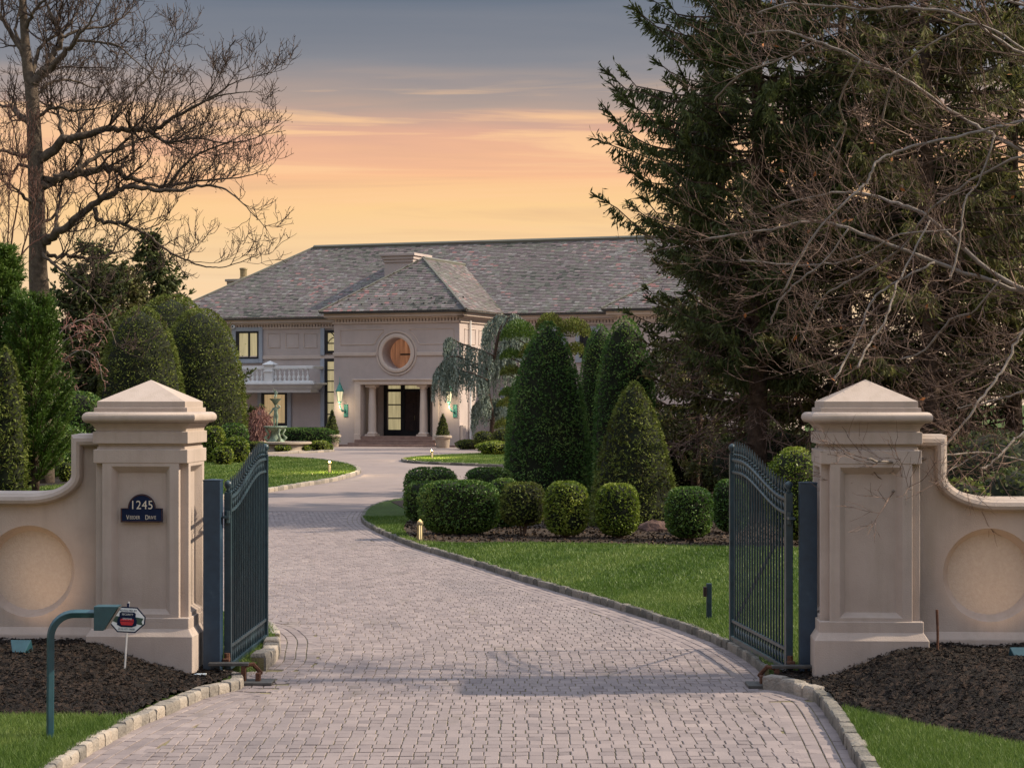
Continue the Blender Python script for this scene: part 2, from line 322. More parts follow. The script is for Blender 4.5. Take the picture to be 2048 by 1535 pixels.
# ------------------------------------------------------------------ leaf clouds and twigs
def unit(v): return v / (np.linalg.norm(v, axis=1)[:, None] + 1e-9)
def leaves(mb, P, D, L, Wd, rng=RNG, tint=None, mat=0, fold=0.):
    """rhombic leaves: centre P, long axis D, length L, width Wd"""
    n = len(P); D = unit(D); s = unit(np.cross(D, unit(rng.normal(size=(n, 3)))))
    L = np.broadcast_to(L, n)[:, None]; Wd = np.broadcast_to(Wd, n)[:, None]
    V = np.stack([P - D * L * .5, P + s * Wd * .5, P + D * L * .5, P - s * Wd * .5], 1).reshape(-1, 3)
    Fc = np.arange(n * 4).reshape(n, 4)
    mb.add(V, Fc, rng.random(n) if tint is None else tint, mat)
def sticks(mb, P0, P1, r0, r1, tint=None, mat=0, rng=RNG):
    """many thin 3-sided tapered sticks at once"""
    n = len(P0)
    if n == 0: return
    D = unit(P1 - P0); u = unit(np.cross(D, unit(rng.normal(size=(n, 3))))); w = np.cross(D, u)
    r0 = np.broadcast_to(r0, n)[:, None]; r1 = np.broadcast_to(r1, n)[:, None]; vs = []
    for P, r in ((P0, r0), (P1, r1)):
        for k in range(3):
            a = k * 2 * np.pi / 3; vs.append(P + r * (math.cos(a) * u + math.sin(a) * w))
    V = np.stack(vs, 1).reshape(-1, 3); b = np.arange(n)[:, None] * 6
    q = np.concatenate([b + np.array([[k, (k + 1) % 3, 3 + (k + 1) % 3, 3 + k]]) for k in range(3)])
    t = rng.random(n) if tint is None else np.broadcast_to(tint, n)
    mb.add(V, q, np.tile(t, 3), mat)

class Brancher:
    """bare branches: hand-placed limbs with grown side branches and twigs"""
    def __init__(s, seed, wob=.18, up=.25, twig_r=.006, balls=0.):
        s.rng = np.random.default_rng(seed); s.limbs = []; s.tw0 = []; s.tw1 = []; s.r0 = []; s.r1 = []; s.balls = []; s.wob = wob; s.up = up; s.twr = twig_r; s.pb = balls
    def walk(s, p, d, L, n=5):
        P = [p]; d = d / (np.linalg.norm(d) + 1e-9)
        for _ in range(n):
            d = d + s.rng.normal(size=3) * s.wob + np.array([0, 0, s.up * .25]); d /= np.linalg.norm(d); P.append(P[-1] + d * L / n)
        return np.array(P)
    def seg(s, P, ra):
        s.tw0 += list(P[:-1]); s.tw1 += list(P[1:]); s.r0 += list(ra[:-1]); s.r1 += list(ra[1:])
    def grow(s, P, r0, r1, lv, spec, t0=.15):
        """spec[lv] = (children per metre, length lo, hi, angle)"""
        P = np.array(P, float); tt_ = np.linspace(0, 1, len(P)); ra = r1 + (r0 - r1) * (1 - tt_) ** 1.35
        if lv == 0 and len(P) > 6: P[1:-1] += s.rng.normal(size=(len(P) - 2, 3)) * np.clip(ra[1:-1, None] * .45, 0, .05)
        if lv == 0: s.limbs.append((P, ra))
        else: s.seg(P, ra)
        if lv >= len(spec): 
            if s.pb and s.rng.random() < s.pb: s.balls.append(P[-1] - np.array([0, 0, .06 + .1 * s.rng.random()]))
            return
        per, lo, hi, ang = spec[lv]
        d = np.concatenate([[0], np.cumsum(np.linalg.norm(np.diff(P, axis=0), axis=1))]); n = max(1, int(d[-1] * (1 - t0) * per + s.rng.random()))
        for _ in range(n):
            t = t0 + (1 - t0) * s.rng.random() ** .85; q = t * d[-1]; i = min(np.searchsorted(d, q, 'right') - 1, len(P) - 2)
            p = P[i] + (P[i + 1] - P[i]) * (q - d[i]) / (d[i + 1] - d[i] + 1e-9); tan = P[i + 1] - P[i]; tan /= np.linalg.norm(tan) + 1e-9
            side = s.rng.normal(size=3); side[2] += s.up; side -= tan * (side @ tan); side /= np.linalg.norm(side) + 1e-9
            a = ang * (.6 + .8 * s.rng.random()); dr = tan * math.cos(a) + side * math.sin(a)
            L = (lo + (hi - lo) * s.rng.random()) * (1 - .45 * t)
            rr = max(np.interp(q, d, ra) * .55, s.twr)
            last = lv + 1 >= len(spec)
            C = s.walk(p, dr, L, 3 if last else 5)
            s.grow(C, min(rr, s.twr * (1.3 if last else 5)), s.twr * .6 if last else s.twr, lv + 1, spec, .1)
    def emit(s, root, bark, twigm, limb_name='limb', twig_name='twigs'):
        for P, ra in s.limbs:
            mb = MB(); mb.tube(P, ra, 8 if ra[0] > .05 else 5); o = mb.build(limb_name, bark, root, True)
        mb = MB(); sticks(mb, np.array(s.tw0), np.array(s.tw1), np.array(s.r0), np.array(s.r1), rng=s.rng)
        o = mb.build(twig_name, twigm, root); o['kind'] = 'stuff'
        if s.balls:
            mb = MB(); B = np.array(s.balls); r = .022
            O = np.array([(1, 0, 0), (-1, 0, 0), (0, 1, 0), (0, -1, 0), (0, 0, 1), (0, 0, -1)]) * r
            V = (B[:, None, :] + O[None]).reshape(-1, 3); f = np.array([(0, 2, 4), (2, 1, 4), (1, 3, 4), (3, 0, 4), (2, 0, 5), (1, 2, 5), (3, 1, 5), (0, 3, 5)])
            mb.add(V, (np.arange(len(B))[:, None, None] * 6 + f[None]).reshape(-1, 3)); o = mb.build('seed_balls', M['bud'], root); o['kind'] = 'stuff'
#==PART2==
# ------------------------------------------------------------------ ground plan
LZ = .10                                            # lawn level above the drive
mb = MB(); mb.add([(-1500, -200, -.05), (1500, -200, -.05), (1500, 2500, -.05), (-1500, 2500, -.05)], [(0, 1, 2, 3)])
tag(mb.build('ground', M['turf']), kind='structure')
g2 = lambda L, zz=0.: np.array([G(x, y, zz)[:2] for x, y in L])
right_edge = spline(g2([(1538, 1354), (1500, 1322), (1440, 1290), (1370, 1262), (1300, 1238), (1220, 1213), (1130, 1187), (1040, 1160), (960, 1134), (890, 1113), (830, 1095), (780, 1075), (745, 1058), (729, 1046), (727, 1035), (738, 1021), (765, 1010), (800, 1003), (830, 998), (900, 985), (1010, 970), (1200, 956)]), 5)
right_lawn = np.concatenate([right_edge, [(45, 78), (45, 20.2), (2.75, 20.35)]])
left_edge = spline(g2([(60, 1062), (300, 1022), (440, 1000), (535, 985), (600, 974), (650, 966), (690, 957), (712, 949.5), (717, 944), (706, 935), (680, 928.5), (640, 922.5), (580, 918), (500, 915)]), 5)
left_lawn = np.concatenate([left_edge, [(-30, 104), (-60, 104), (-60, 44)]])
verge_edge = spline(np.array([(-2.60, 21.15), (-2.56, 21.8), (-2.62, 22.6), (-2.8, 24.2), (-3.3, 25.6), (-4.4, 26.2), (-9, 26.4)]), 5)
verge = np.concatenate([verge_edge, [(-30, 26.4), (-30, 20.6), (-2.75, 20.9)]])
isl_edge = spline(g2([(1200, 943), (1010, 934.5), (940, 932), (867, 929), (820, 926), (807, 923), (813, 919.5), (858, 915), (966, 910), (1100, 906)]), 5)
island = np.concatenate([isl_edge, [(18, 100)]])
fl_edge = spline(g2([(40, 1592), (125, 1535), (195, 1493), (265, 1456), (330, 1427), (385, 1403), (430, 1389), (462, 1381), (474, 1373), (468, 1366), (440, 1362)]), 5)
front_left = np.concatenate([fl_edge, [(-3.0, 20.6), (-30, 21), (-30, 14)]])
fr_edge = spline(g2([(1760, 1592), (1728, 1535), (1690, 1470), (1655, 1418), (1640, 1404)]), 4)
fr_short = g2([(1640, 1402), (1600, 1389), (1570, 1382), (1545, 1379)])
front_right = np.concatenate([fr_edge, fr_short, [(2.6, 20.2), (30, 19), (30, 13)]])
fount_edge = spline(g2([(430, 911), (500, 910), (560, 908), (620, 906), (655, 904), (665, 902), (660, 899.5)]), 4)
fount_bed = np.concatenate([fount_edge, [(-12.5, 128), (-40, 140), (-40, 110)]])
LAWNS = [right_lawn, left_lawn, verge, island, front_left, front_right, fount_bed]

# far drive surface + bed of the pavers
M['pavfar'] = mat('paver_far', [(.2, (.175, .142, .137)), (.5, (.235, .19, .182)), (.8, (.285, .23, .215))], .85, 1.0, 9, coords='World', bump=.3, bscale=20)
t = M['pavfar'].node_tree
nn = [n for n in t.nodes if n.type == 'TEX_NOISE'][0]; co = nn.inputs[0].links[0].from_socket
mpp = N(t, 'ShaderNodeMapping'); mpp.inputs['Scale'].default_value = (.7, 2.2, 1); t.links.new(co, mpp.inputs[0]); t.links.new(mpp.outputs[0], nn.inputs[0])
PZ = 52.0
add_wear(M['pavfar'])
drive = MB()
xs = np.linspace(-30, 30, 2)
drive.add([(-30, 3, 0), (30, 3, 0), (30, PZ, 0), (-30, PZ, 0)], [(0, 1, 2, 3)], mat=0)
drive.add([(-30, PZ, .018), (30, PZ, .018), (30, 150, .018), (-30, 150, .018), (-30, PZ, 0), (30, PZ, 0)], [(0, 1, 2, 3), (4, 5, 1, 0)], mat=1)
drive = tag(drive.build('driveway', [M['joint'], M['pavfar']], origin=(0, 20, 0)), kind='structure')

def rk(Z): return np.interp(Z, [14, 20.2, 26.2, 32, 39.1, 47.3, 60], [2.7, 2.6, 1.75, .12, -1.83, -3.37, -5.2])
def gdrift(Z): return np.interp(Z, [0, 19.0, 19.5, 20.2, 20.6], [0, 0, .14, .44, .5]) + np.where(Z > 22, .9 * (rk(Z) - rk(22)), 0) * np.clip((Z - 22) / 3, 0, 1)
def paver_mesh(mb, C, ax, w, d, tint, seed=0):
    """chamfered blocks: centres C (n,2), axis direction across, width w, depth d"""
    n = len(C); ay = np.stack([-ax[:, 1], ax[:, 0]], 1); vs = []
    hz = .0085 + .003 * RNG.random(n)
    tl = RNG.normal(size=(n, 2)) * .003
    for (s, zz) in ((1., 0.), (1., 1.), (.9, 2.)):
        for sx, sy in ((-1, -1), (1, -1), (1, 1), (-1, 1)):
            e = .006 if zz == 2 else 0
            p = C + ax * (sx * (w / 2 - e))[:, None] + ay * (sy * (d / 2 - e))[:, None]
            q = np.zeros(n) if zz == 0 else (hz - .003 if zz == 1 else hz + sx * tl[:, 0] * .5 + sy * tl[:, 1] * .5)
            vs.append(np.concatenate([p, q[:, None]], 1))
    V = np.stack(vs, 1).reshape(-1, 3); b = np.arange(n)[:, None] * 12; fs = []
    for r in (0, 4):
        for k in range(4): fs.append(b + np.array([[r + k, r + (k + 1) % 4, r + 4 + (k + 1) % 4, r + 4 + k]]))
    fs.append(b + np.array([[8, 9, 10, 11]]))
    mb.add(V, np.concatenate(fs), np.tile(tint, 9))
Cs = []; As = []; Ws = []; Ds = []
BORD = .46
row = 14.6; k = 0
while row < PZ:
    dep = .165 + .025 * RNG.random(); xx = -9.5 + .03 * RNG.random(); n = 190
    ww = .112 + .014 * RNG.random(n); xs = xx + np.cumsum(ww + .004); xs += RNG.normal(size=n) * .004
    base = np.round(np.arange(n) * .112 - 9.5, 4) + (.008 if k % 2 else -.008) + RNG.normal(size=n) * .006 + .006 * math.sin(k * 1.7)
    wid = np.diff(np.append(base, base[-1] + .112)) - (.005 + .006 * RNG.random(n))
    cx = base + wid / 2
    Zc = row + dep / 2 + .02 * np.sin(cx * .8 + k * .1)
    Cs.append(np.stack([cx + gdrift(Zc), Zc], 1)); As.append(np.tile([[1., 0]], (n, 1))); Ws.append(wid); Ds.append(np.full(n, dep - .007))
    row += dep; k += 1
C_ = np.concatenate(Cs); A_ = np.concatenate(As); W_ = np.concatenate(Ws); D_ = np.concatenate(Ds)
# keep what lies on the drive, in view or near it, away from the kerb courses
bl = [right_edge, fl_edge, fr_edge, fr_short, verge_edge]
ok = np.ones(len(C_), bool)
for P in LAWNS: ok &= ~inside(C_, P)
for L in bl:
    dl_ = pdist(C_, L); de_ = np.minimum(np.linalg.norm(C_ - np.asarray(L)[0][:2], axis=1), np.linalg.norm(C_ - np.asarray(L)[-1][:2], axis=1))
    ok &= ~((dl_ < BORD) & (dl_ < de_ - 1e-4)) & (dl_ > .12)
ok &= (np.abs(C_[:, 0]) < C_[:, 1] * .27 + 1.2)
C_, A_, W_, D_ = C_[ok], A_[ok], W_[ok], D_[ok]
for L in bl:                                        # soldier courses that follow the kerbs
    L = np.asarray(L); c0 = L.mean(0)
    for k in range(4):
        off = .085 + .115 * k
        Q = resample(L, .05); T = np.gradient(Q, axis=0); T /= np.linalg.norm(T, axis=1)[:, None] + 1e-9
        for sgn in (1, -1):
            O = Q + sgn * off * np.stack([-T[:, 1], T[:, 0]], 1); O = O[::4][RNG.integers(0, 2):]
            tt = T[::4][-len(O):]
            g_ = np.ones(len(O), bool)
            for P in LAWNS: g_ &= ~inside(O, P)
            for L2 in bl: g_ &= pdist(O, L2) > off - .02
            g_ &= (O[:, 1] < PZ) & (O[:, 1] > 13) & (np.abs(O[:, 0]) < O[:, 1] * .27 + 1.2)
            if len(C_) and g_.any():
                C_ = np.concatenate([C_, O[g_]]); A_ = np.concatenate([A_, tt[g_]]); W_ = np.concatenate([W_, np.full(g_.sum(), .192)]); D_ = np.concatenate([D_, np.full(g_.sum(), .105)])
tint_ = np.clip(.5 + .22 * RNG.normal(size=len(C_)), 0, 1)
# the 300 nearest in view are blocks of their own
vis = (np.abs(C_[:, 0]) < C_[:, 1] * 1010 / F) & (C_[:, 1] > HC * F / 726)
order = np.argsort(np.where(vis, C_[:, 1], 1e9))[:300]; rest = np.ones(len(C_), bool); rest[order] = False
PV = []
for v in range(14):
    mb = MB(); paver_mesh(mb, np.zeros((1, 2)), np.array([[1., 0]]), np.array([.11]), np.array([.19]), np.array([v / 13.]))
    o = mb.build('paver', M['paver'], drive, origin=None); me = o.data; bpy.data.objects.remove(o); 
    co_ = np.zeros(len(me.vertices) * 3, np.float32); me.vertices.foreach_get('co', co_); co_ = co_.reshape(-1, 3); co_[:, 1] += 20; me.vertices.foreach_set('co', co_.ravel())
    PV.append(me)
for i in order:
    o = bpy.data.objects.new('paver', PV[int(tint_[i] * 13)]); COL.objects.link(o); o.parent = drive
    o.location = (C_[i, 0], C_[i, 1] - 20, .0005); o.rotation_euler = (0, 0, math.atan2(A_[i, 1], A_[i, 0])); o.scale = (W_[i] / .11, D_[i] / .19, 1 + .2 * RNG.random())
mb = MB(); paver_mesh(mb, C_[rest], A_[rest], W_[rest], D_[rest], tint_[rest])
o = mb.build('paver_field', M['paver'], drive); o['kind'] = 'stuff'

# ------------------------------------------------------------------ kerbs: one object per stone
KS = []
for v in range(8):
    r_ = np.random.default_rng(40 + v); mb = MB(); rings = []
    for h, e in ((-.02, 0.), (.5, -.01), (.80, .0), (.93, .05), (1., .14)):
        q = np.array([(-.5 + e * .5, -.5 + e), (.5 - e * .5, -.5 + e), (.5 - e * .5, .5 - e), (-.5 + e * .5, .5 - e)]) + r_.normal(size=(4, 2)) * .014
        rings.append(np.concatenate([q, np.full((4, 1), h) + r_.normal(size=(4, 1)) * .02], 1))
    mb.rings(rings, tint=v / 7.); o = smooth_by(mb.build('kerb_stone', M['kerb'], origin=(0, 0, 0)), 34); KS.append(o.data); bpy.data.objects.remove(o)
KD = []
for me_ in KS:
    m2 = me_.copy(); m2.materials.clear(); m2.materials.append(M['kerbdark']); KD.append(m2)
def kerb(name, label, line, step=.25, wd=.12, ht=.135, side=0., group=None, dark=False):
    line = np.asarray(line, float); Q = resample(line, .05)
    # a mortar strip carries the stones
    T = np.gradient(Q, axis=0); T /= np.linalg.norm(T, axis=1)[:, None] + 1e-9; Nn = np.stack([-T[:, 1], T[:, 0]], 1)
    Q = Q + Nn * side; mb = MB(); w2 = wd * .4
    rs = [np.array([(*(q - n * w2), .002), (*(q + n * w2), .002), (*(q + n * w2), ht * .8), (*(q - n * w2), ht * .8)]) for q, n in zip(Q[::3], Nn[::3])]
    mb.rings(rs); base = mb.build(name, M['joint'], origin=(Q[0][0], Q[0][1], 0)); tag(base, kind='structure')
    d = np.concatenate([[0], np.cumsum(np.linalg.norm(np.diff(Q, axis=0), axis=1))]); s = 0.
    while s < d[-1] - step * .4:
        L = step * (.82 + .36 * random.random()); m_ = min(s + L / 2, d[-1])
        p = [np.interp(m_, d, Q[:, c]) for c in (0, 1)]; t_ = [np.interp(m_, d, T[:, c]) for c in (0, 1)]
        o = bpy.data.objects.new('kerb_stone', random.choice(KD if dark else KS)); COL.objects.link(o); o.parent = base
        o.location = (p[0] - Q[0][0], p[1] - Q[0][1], 0); o.rotation_euler = (R(random.uniform(-1.5, 1.5)), R(random.uniform(-1.5, 1.5)), math.atan2(t_[1], t_[0]) + (math.pi if random.random() < .5 else 0) + R(random.uniform(-2, 2)))
        o.scale = (L - .012, wd * random.uniform(.92, 1.1), ht * random.uniform(.93, 1.08)); s += L
    return base
kerb('kerb', None, fl_edge, .20, .125, .105)
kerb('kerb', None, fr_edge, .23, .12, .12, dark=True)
kerb('kerb', None, fr_short, .24, .14, .13)
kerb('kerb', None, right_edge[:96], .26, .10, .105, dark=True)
kerb('kerb', None, verge_edge[:12], .34, .16, .17)
kerb('kerb', None, verge_edge[13:], .3, .13, .13)
kerb('kerb', None, left_edge[10:58], .55, .16, .15)
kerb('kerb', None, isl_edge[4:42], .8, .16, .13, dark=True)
kerb('kerb', None, fount_edge, .9, .2, .14)

# ------------------------------------------------------------------ lawns and beds
def sheet(name, poly, zz, m, kind='structure', label=None):
    mb = MB(); P = [tuple(p) for p in poly]; mb.poly(P, lambda a: np.concatenate([a, np.full((len(a), 1), zz)], 1))
    n = len(P); V = np.array([(x, y, q) for q in (zz, -.02) for x, y in P]); mb.add(V, [(i, (i + 1) % n, n + (i + 1) % n, n + i) for i in range(n)])
    return tag(mb.build(name, m), label, kind=kind)
for P in (right_lawn, left_lawn, verge, island): sheet('lawn', P, LZ, M['turf'])
for P in (front_left, front_right): sheet('lawn', P, LZ - .01, M['turf'])
sheet('planting_bed', fount_bed, .09, M['soil'])
bed_edge = spline(g2([(836, 1030), (812, 1046), (812, 1066), (840, 1080), (920, 1086), (1040, 1085), (1200, 1087), (1330, 1090), (1460, 1092), (1640, 1096), (1800, 1098)], LZ), 4)
shrub_bed = np.concatenate([bed_edge, [(30, 38), (40, 76), (8, 76), (0, 68), (-3.2, 55)]])
sheet('shrub_bed', shrub_bed, LZ + .015, M['leaflitter'])
left_bed = np.array([*g2([(-60, 976), (60, 974), (100, 972), (150, 966), (200, 940)], LZ), (-18, 104), (-50, 104), (-40, 66)])
sheet('shrub_bed', left_bed, LZ + .015, M['mulch'])

def blades(name, poly, box, n, h, wd, excl=(), label=None, zz=LZ, m='grass'):
    x0, x1, y0, y1 = box; P = np.stack([RNG.uniform(x0, x1, n), RNG.uniform(y0, y1, n)], 1)
    ok = inside(P, poly) & (np.abs(P[:, 0]) < P[:, 1] * .262 + .8)
    for e in excl: ok &= ~inside(P, e)
    P = P[ok]; n = len(P); hh = h * RNG.uniform(.55, 1.15, n); an = RNG.uniform(0, 2 * np.pi, n); le = RNG.normal(size=(n, 2)) * .42 * hh[:, None]
    clump = .5 + .28 * np.sin(P[:, 0] * 1.3 + 2 * np.sin(P[:, 1] * .7)) * np.sin(P[:, 1] * 1.1) + .22 * np.sign(np.sin(P[:, 0] * 2.4 - P[:, 1] * .8))
    B = np.concatenate([P, np.full((n, 1), zz - .004)], 1); s = np.stack([np.cos(an), np.sin(an), np.zeros(n)], 1) * (wd * .5)
    T = B + np.concatenate([le, hh[:, None]], 1)
    V = np.stack([B - s, B + s, T], 1).reshape(-1, 3); mb = MB(); mb.add(V, np.arange(n * 3).reshape(n, 3), np.clip(.5 * clump + .5 * RNG.random(n), 0, 1))
    o = mb.build(name, M[m]); return tag(o, label, 'grass', kind='stuff')

fl_line = lambda X: 17.55 + .1 * np.sin(X * 2.) - .28 * np.clip((X + 3.7), 0, 1)
fr_line = lambda X: np.interp(X, [2.6, 2.86, 3.36, 3.95, 5], [18.4, 18.0, 16.85, 15.95, 14.5])
def mulch(name, x0, x1, z0, z1, hf, keep, label, nchips):
    nx, nz = int((x1 - x0) / .035), int((z1 - z0) / .035); X, Z_ = np.meshgrid(np.linspace(x0, x1, nx), np.linspace(z0, z1, nz))
    P = np.stack([X.ravel(), Z_.ravel()], 1); H = hf(P) + .012 * RNG.normal(size=len(P)); V = np.concatenate([P, H[:, None]], 1)
    idx = np.arange(nx * nz).reshape(nz, nx); q = np.stack([idx[:-1, :-1], idx[:-1, 1:], idx[1:, 1:], idx[1:, :-1]], -1).reshape(-1, 4)
    q = q[keep(P[q].mean(1))]; mb = MB(); mb.add(V, q, RNG.random(len(q)))
    o = mb.build(name, M['mulch'], smooth=True); tag(o, kind='structure')
    C = np.stack([RNG.uniform(x0, x1, nchips), RNG.uniform(z0, z1, nchips)], 1); C = C[keep(C)]
    D = RNG.normal(size=(len(C), 3)) * [1, 1, .35]; mb = MB(); leaves(mb, np.concatenate([C, hf(C)[:, None] + .012 + .012 * RNG.random((len(C), 1))], 1), D, RNG.uniform(.025, .075, len(C)), RNG.uniform(.007, .018, len(C)))
    tag(mb.build('mulch_chips', M['mulch']), label, 'mulch', kind='stuff')
sm = lambda t: np.clip(t, 0, 1) ** 2 * (3 - 2 * np.clip(t, 0, 1))
hfl = lambda P: .075 + .29 * sm((-3.0 - P[:, 0]) / 1.15) * sm((P[:, 1] - 17.2) / 2.7) + .05 * sm((P[:, 1] - fl_line(P[:, 0])) / .35) + .014 * np.sin(P[:, 0] * 9) * np.sin(P[:, 1] * 7)
hfr = lambda P: .075 + .29 * sm((P[:, 0] - 2.75) / 1.1) * sm((P[:, 1] - fr_line(P[:, 0])) / 2.6) + .05 * sm((P[:, 1] - fr_line(P[:, 0])) / .35) + .014 * np.sin(P[:, 0] * 8) * np.sin(P[:, 1] * 9)
FLB = inside; kl = lambda P: inside(P, front_left) & (P[:, 1] > fl_line(P[:, 0])) & (pdist(P, fl_edge) > .05)
kr = lambda P: inside(P, front_right) & (P[:, 1] > fr_line(P[:, 0])) & (pdist(P, np.concatenate([fr_edge, fr_short])) > .05)
mulch('mulch_bed', -6.2, -2.5, 16.9, 20.75, hfl, kl, 'dark shredded mulch banked against the wall on the left', 15000)
mulch('mulch_bed', 2.3, 6.2, 14.4, 20.4, hfr, kr, 'dark shredded mulch banked against the wall on the right', 20000)
flg = np.array([p for p in front_left]); 
def cut(P, f): return None
# grass: cut the near patches along the mulch edge
FLG = np.array([(-6.5, 14.6), *[(x, y) for x, y in fl_edge if y < 17.45], *[(x, fl_line(np.array([x]))[0]) for x in np.linspace(-3.15, -6.5, 12)]])
FRG = np.array([(6, 13.5), *[(x + .06, y) for x, y in fr_edge if y < 18.0], *[(x, fr_line(np.array([x]))[0]) for x in np.linspace(2.88, 6, 12)]])
blades('grass', FLG, (-6, -2.9, 14.6, 18), 90000, .065, .008, label='bright green grass in front of the mulch on the left', zz=LZ - .01)
blades('grass', FRG, (2.6, 6, 13.6, 18.2), 130000, .065, .008, label='bright green grass in front of the mulch on the right', zz=LZ - .01)
blades('grass', right_lawn, (-3.6, 9.5, 20.3, 30), 330000, .055, .013, [shrub_bed], 'mown lawn between the curving kerb and the clipped shrubs')
blades('grass', right_lawn, (-4.2, 12, 30, 48), 200000, .055, .023, [shrub_bed], 'far strip of mown lawn in front of the clipped shrubs')
blades('grass', left_lawn, (-27, -6, 52, 103), 150000, .07, .05, [left_bed], 'sunlit lawn tongue behind the left gate leaf')
blades('grass', island, (-6, 6, 88, 112), 60000, .07, .045, label='small lawn island near the portico')
blades('grass', verge, (-4.5, -2.5, 20.9, 26.4), 30000, .06, .014, label='grass verge beside the left gate post')
# ------------------------------------------------------------------ gate pillars and walls
YAW = math.atan2(.35, 7.0)
def pillar(cx, cz, label, hw=1.0):
    T = frame2d(cx, cz, YAW); r = thing('gate_pillar', (cx, cz, 0), label, 'pillar')
    k = hw
    mb = MB(T); mb.sq([(.52 * k, 0), (.52 * k, .487), (.475 * k, .56), (.475 * k, .665)]); bev(mb.build('plinth', M['stucco'], r), .008)
    mb = MB(T); c = .375 * k; mb.box(-c, c, -c, c, .66, 2.17)
    bev(mb.build('shaft', M['stucco'], r), .006)
    for q in range(4):                              # one framed recessed panel on each side
        rot = q * math.pi / 2; cr, sr = math.cos(rot), math.sin(rot)
        def Tq(V, cr=cr, sr=sr): return T(np.stack([V[:, 0] * cr - V[:, 1] * sr, V[:, 0] * sr + V[:, 1] * cr, V[:, 2]], 1))
        mb = MB(Tq); o_, i1, i2 = .375 * k, .285 * k, .232 * k; z0, z1 = .662, 2.168; y0, y1 = -.455 * k, -.385 * k
        zt0, zt1, zi0, zi1 = .70, 2.125, .745, 2.06
        ring = lambda a, lo, hi, y: np.array([(-a, y, lo), (a, y, lo), (a, y, hi), (-a, y, hi)])
        mb.rings([ring(o_, z0, z1, -.37 * k), ring(o_, z0, z1, y0), ring(i1, zt0, zt1, y0), ring(i2, zi0, zi1, y1)], cap=False)
        mb.add(ring(i2, zi0, zi1, y1), [(0, 1, 2, 3)])
        bev(mb.build('panel', M['stucco'], r), .005)
    mb = MB(T); mb.sq([(.455 * k, 2.155), (.46 * k, 2.158), (.46 * k, 2.288), (.43 * k, 2.29), (.43 * k, 2.316)]); bev(mb.build('collar', M['stucco'], r), .006)
    mb = MB(T); mb.sq([(.42 * k, 2.31), (.42 * k, 2.345), (.465 * k, 2.345), (.465 * k, 2.46), (.44 * k, 2.463), (.445 * k, 2.49), (.465 * k, 2.52), (.49 * k, 2.542)])
    bev(mb.build('frieze', M['stucco'], r), .006)
    mb = MB(T); a = np.linspace(-math.pi / 2, math.pi / 2, 9)
    mb.sq([(.40 * k, 2.54)] + [((.50 + .05 * math.cos(t)) * k, 2.597 + .053 * math.sin(t)) for t in a] + [(.40 * k, 2.651)]); smooth_by(mb.build('cap_roll', M['stucco'], r), 50)
    mb = MB(T); mb.sq([(.455 * k, 2.65), (.455 * k, 2.692), (.43 * k, 2.694), (.43 * k, 2.752), (.002, 2.965)]); bev(mb.build('cap', M['stucco'], r), .007)
    return r
PLc = frame2d(-3.59, 20.0, YAW)(np.array([[0, .46, 0.]]))[0]; PRc = frame2d(3.41, 19.65, YAW)(np.array([[0, .475, 0.]]))[0]
pillar(PLc[0], PLc[1], 'stucco gate pillar bearing the navy house number plaque')
pillar(PRc[0], PRc[1], 'plain stucco gate pillar with bare twigs across its cap', 1.035)

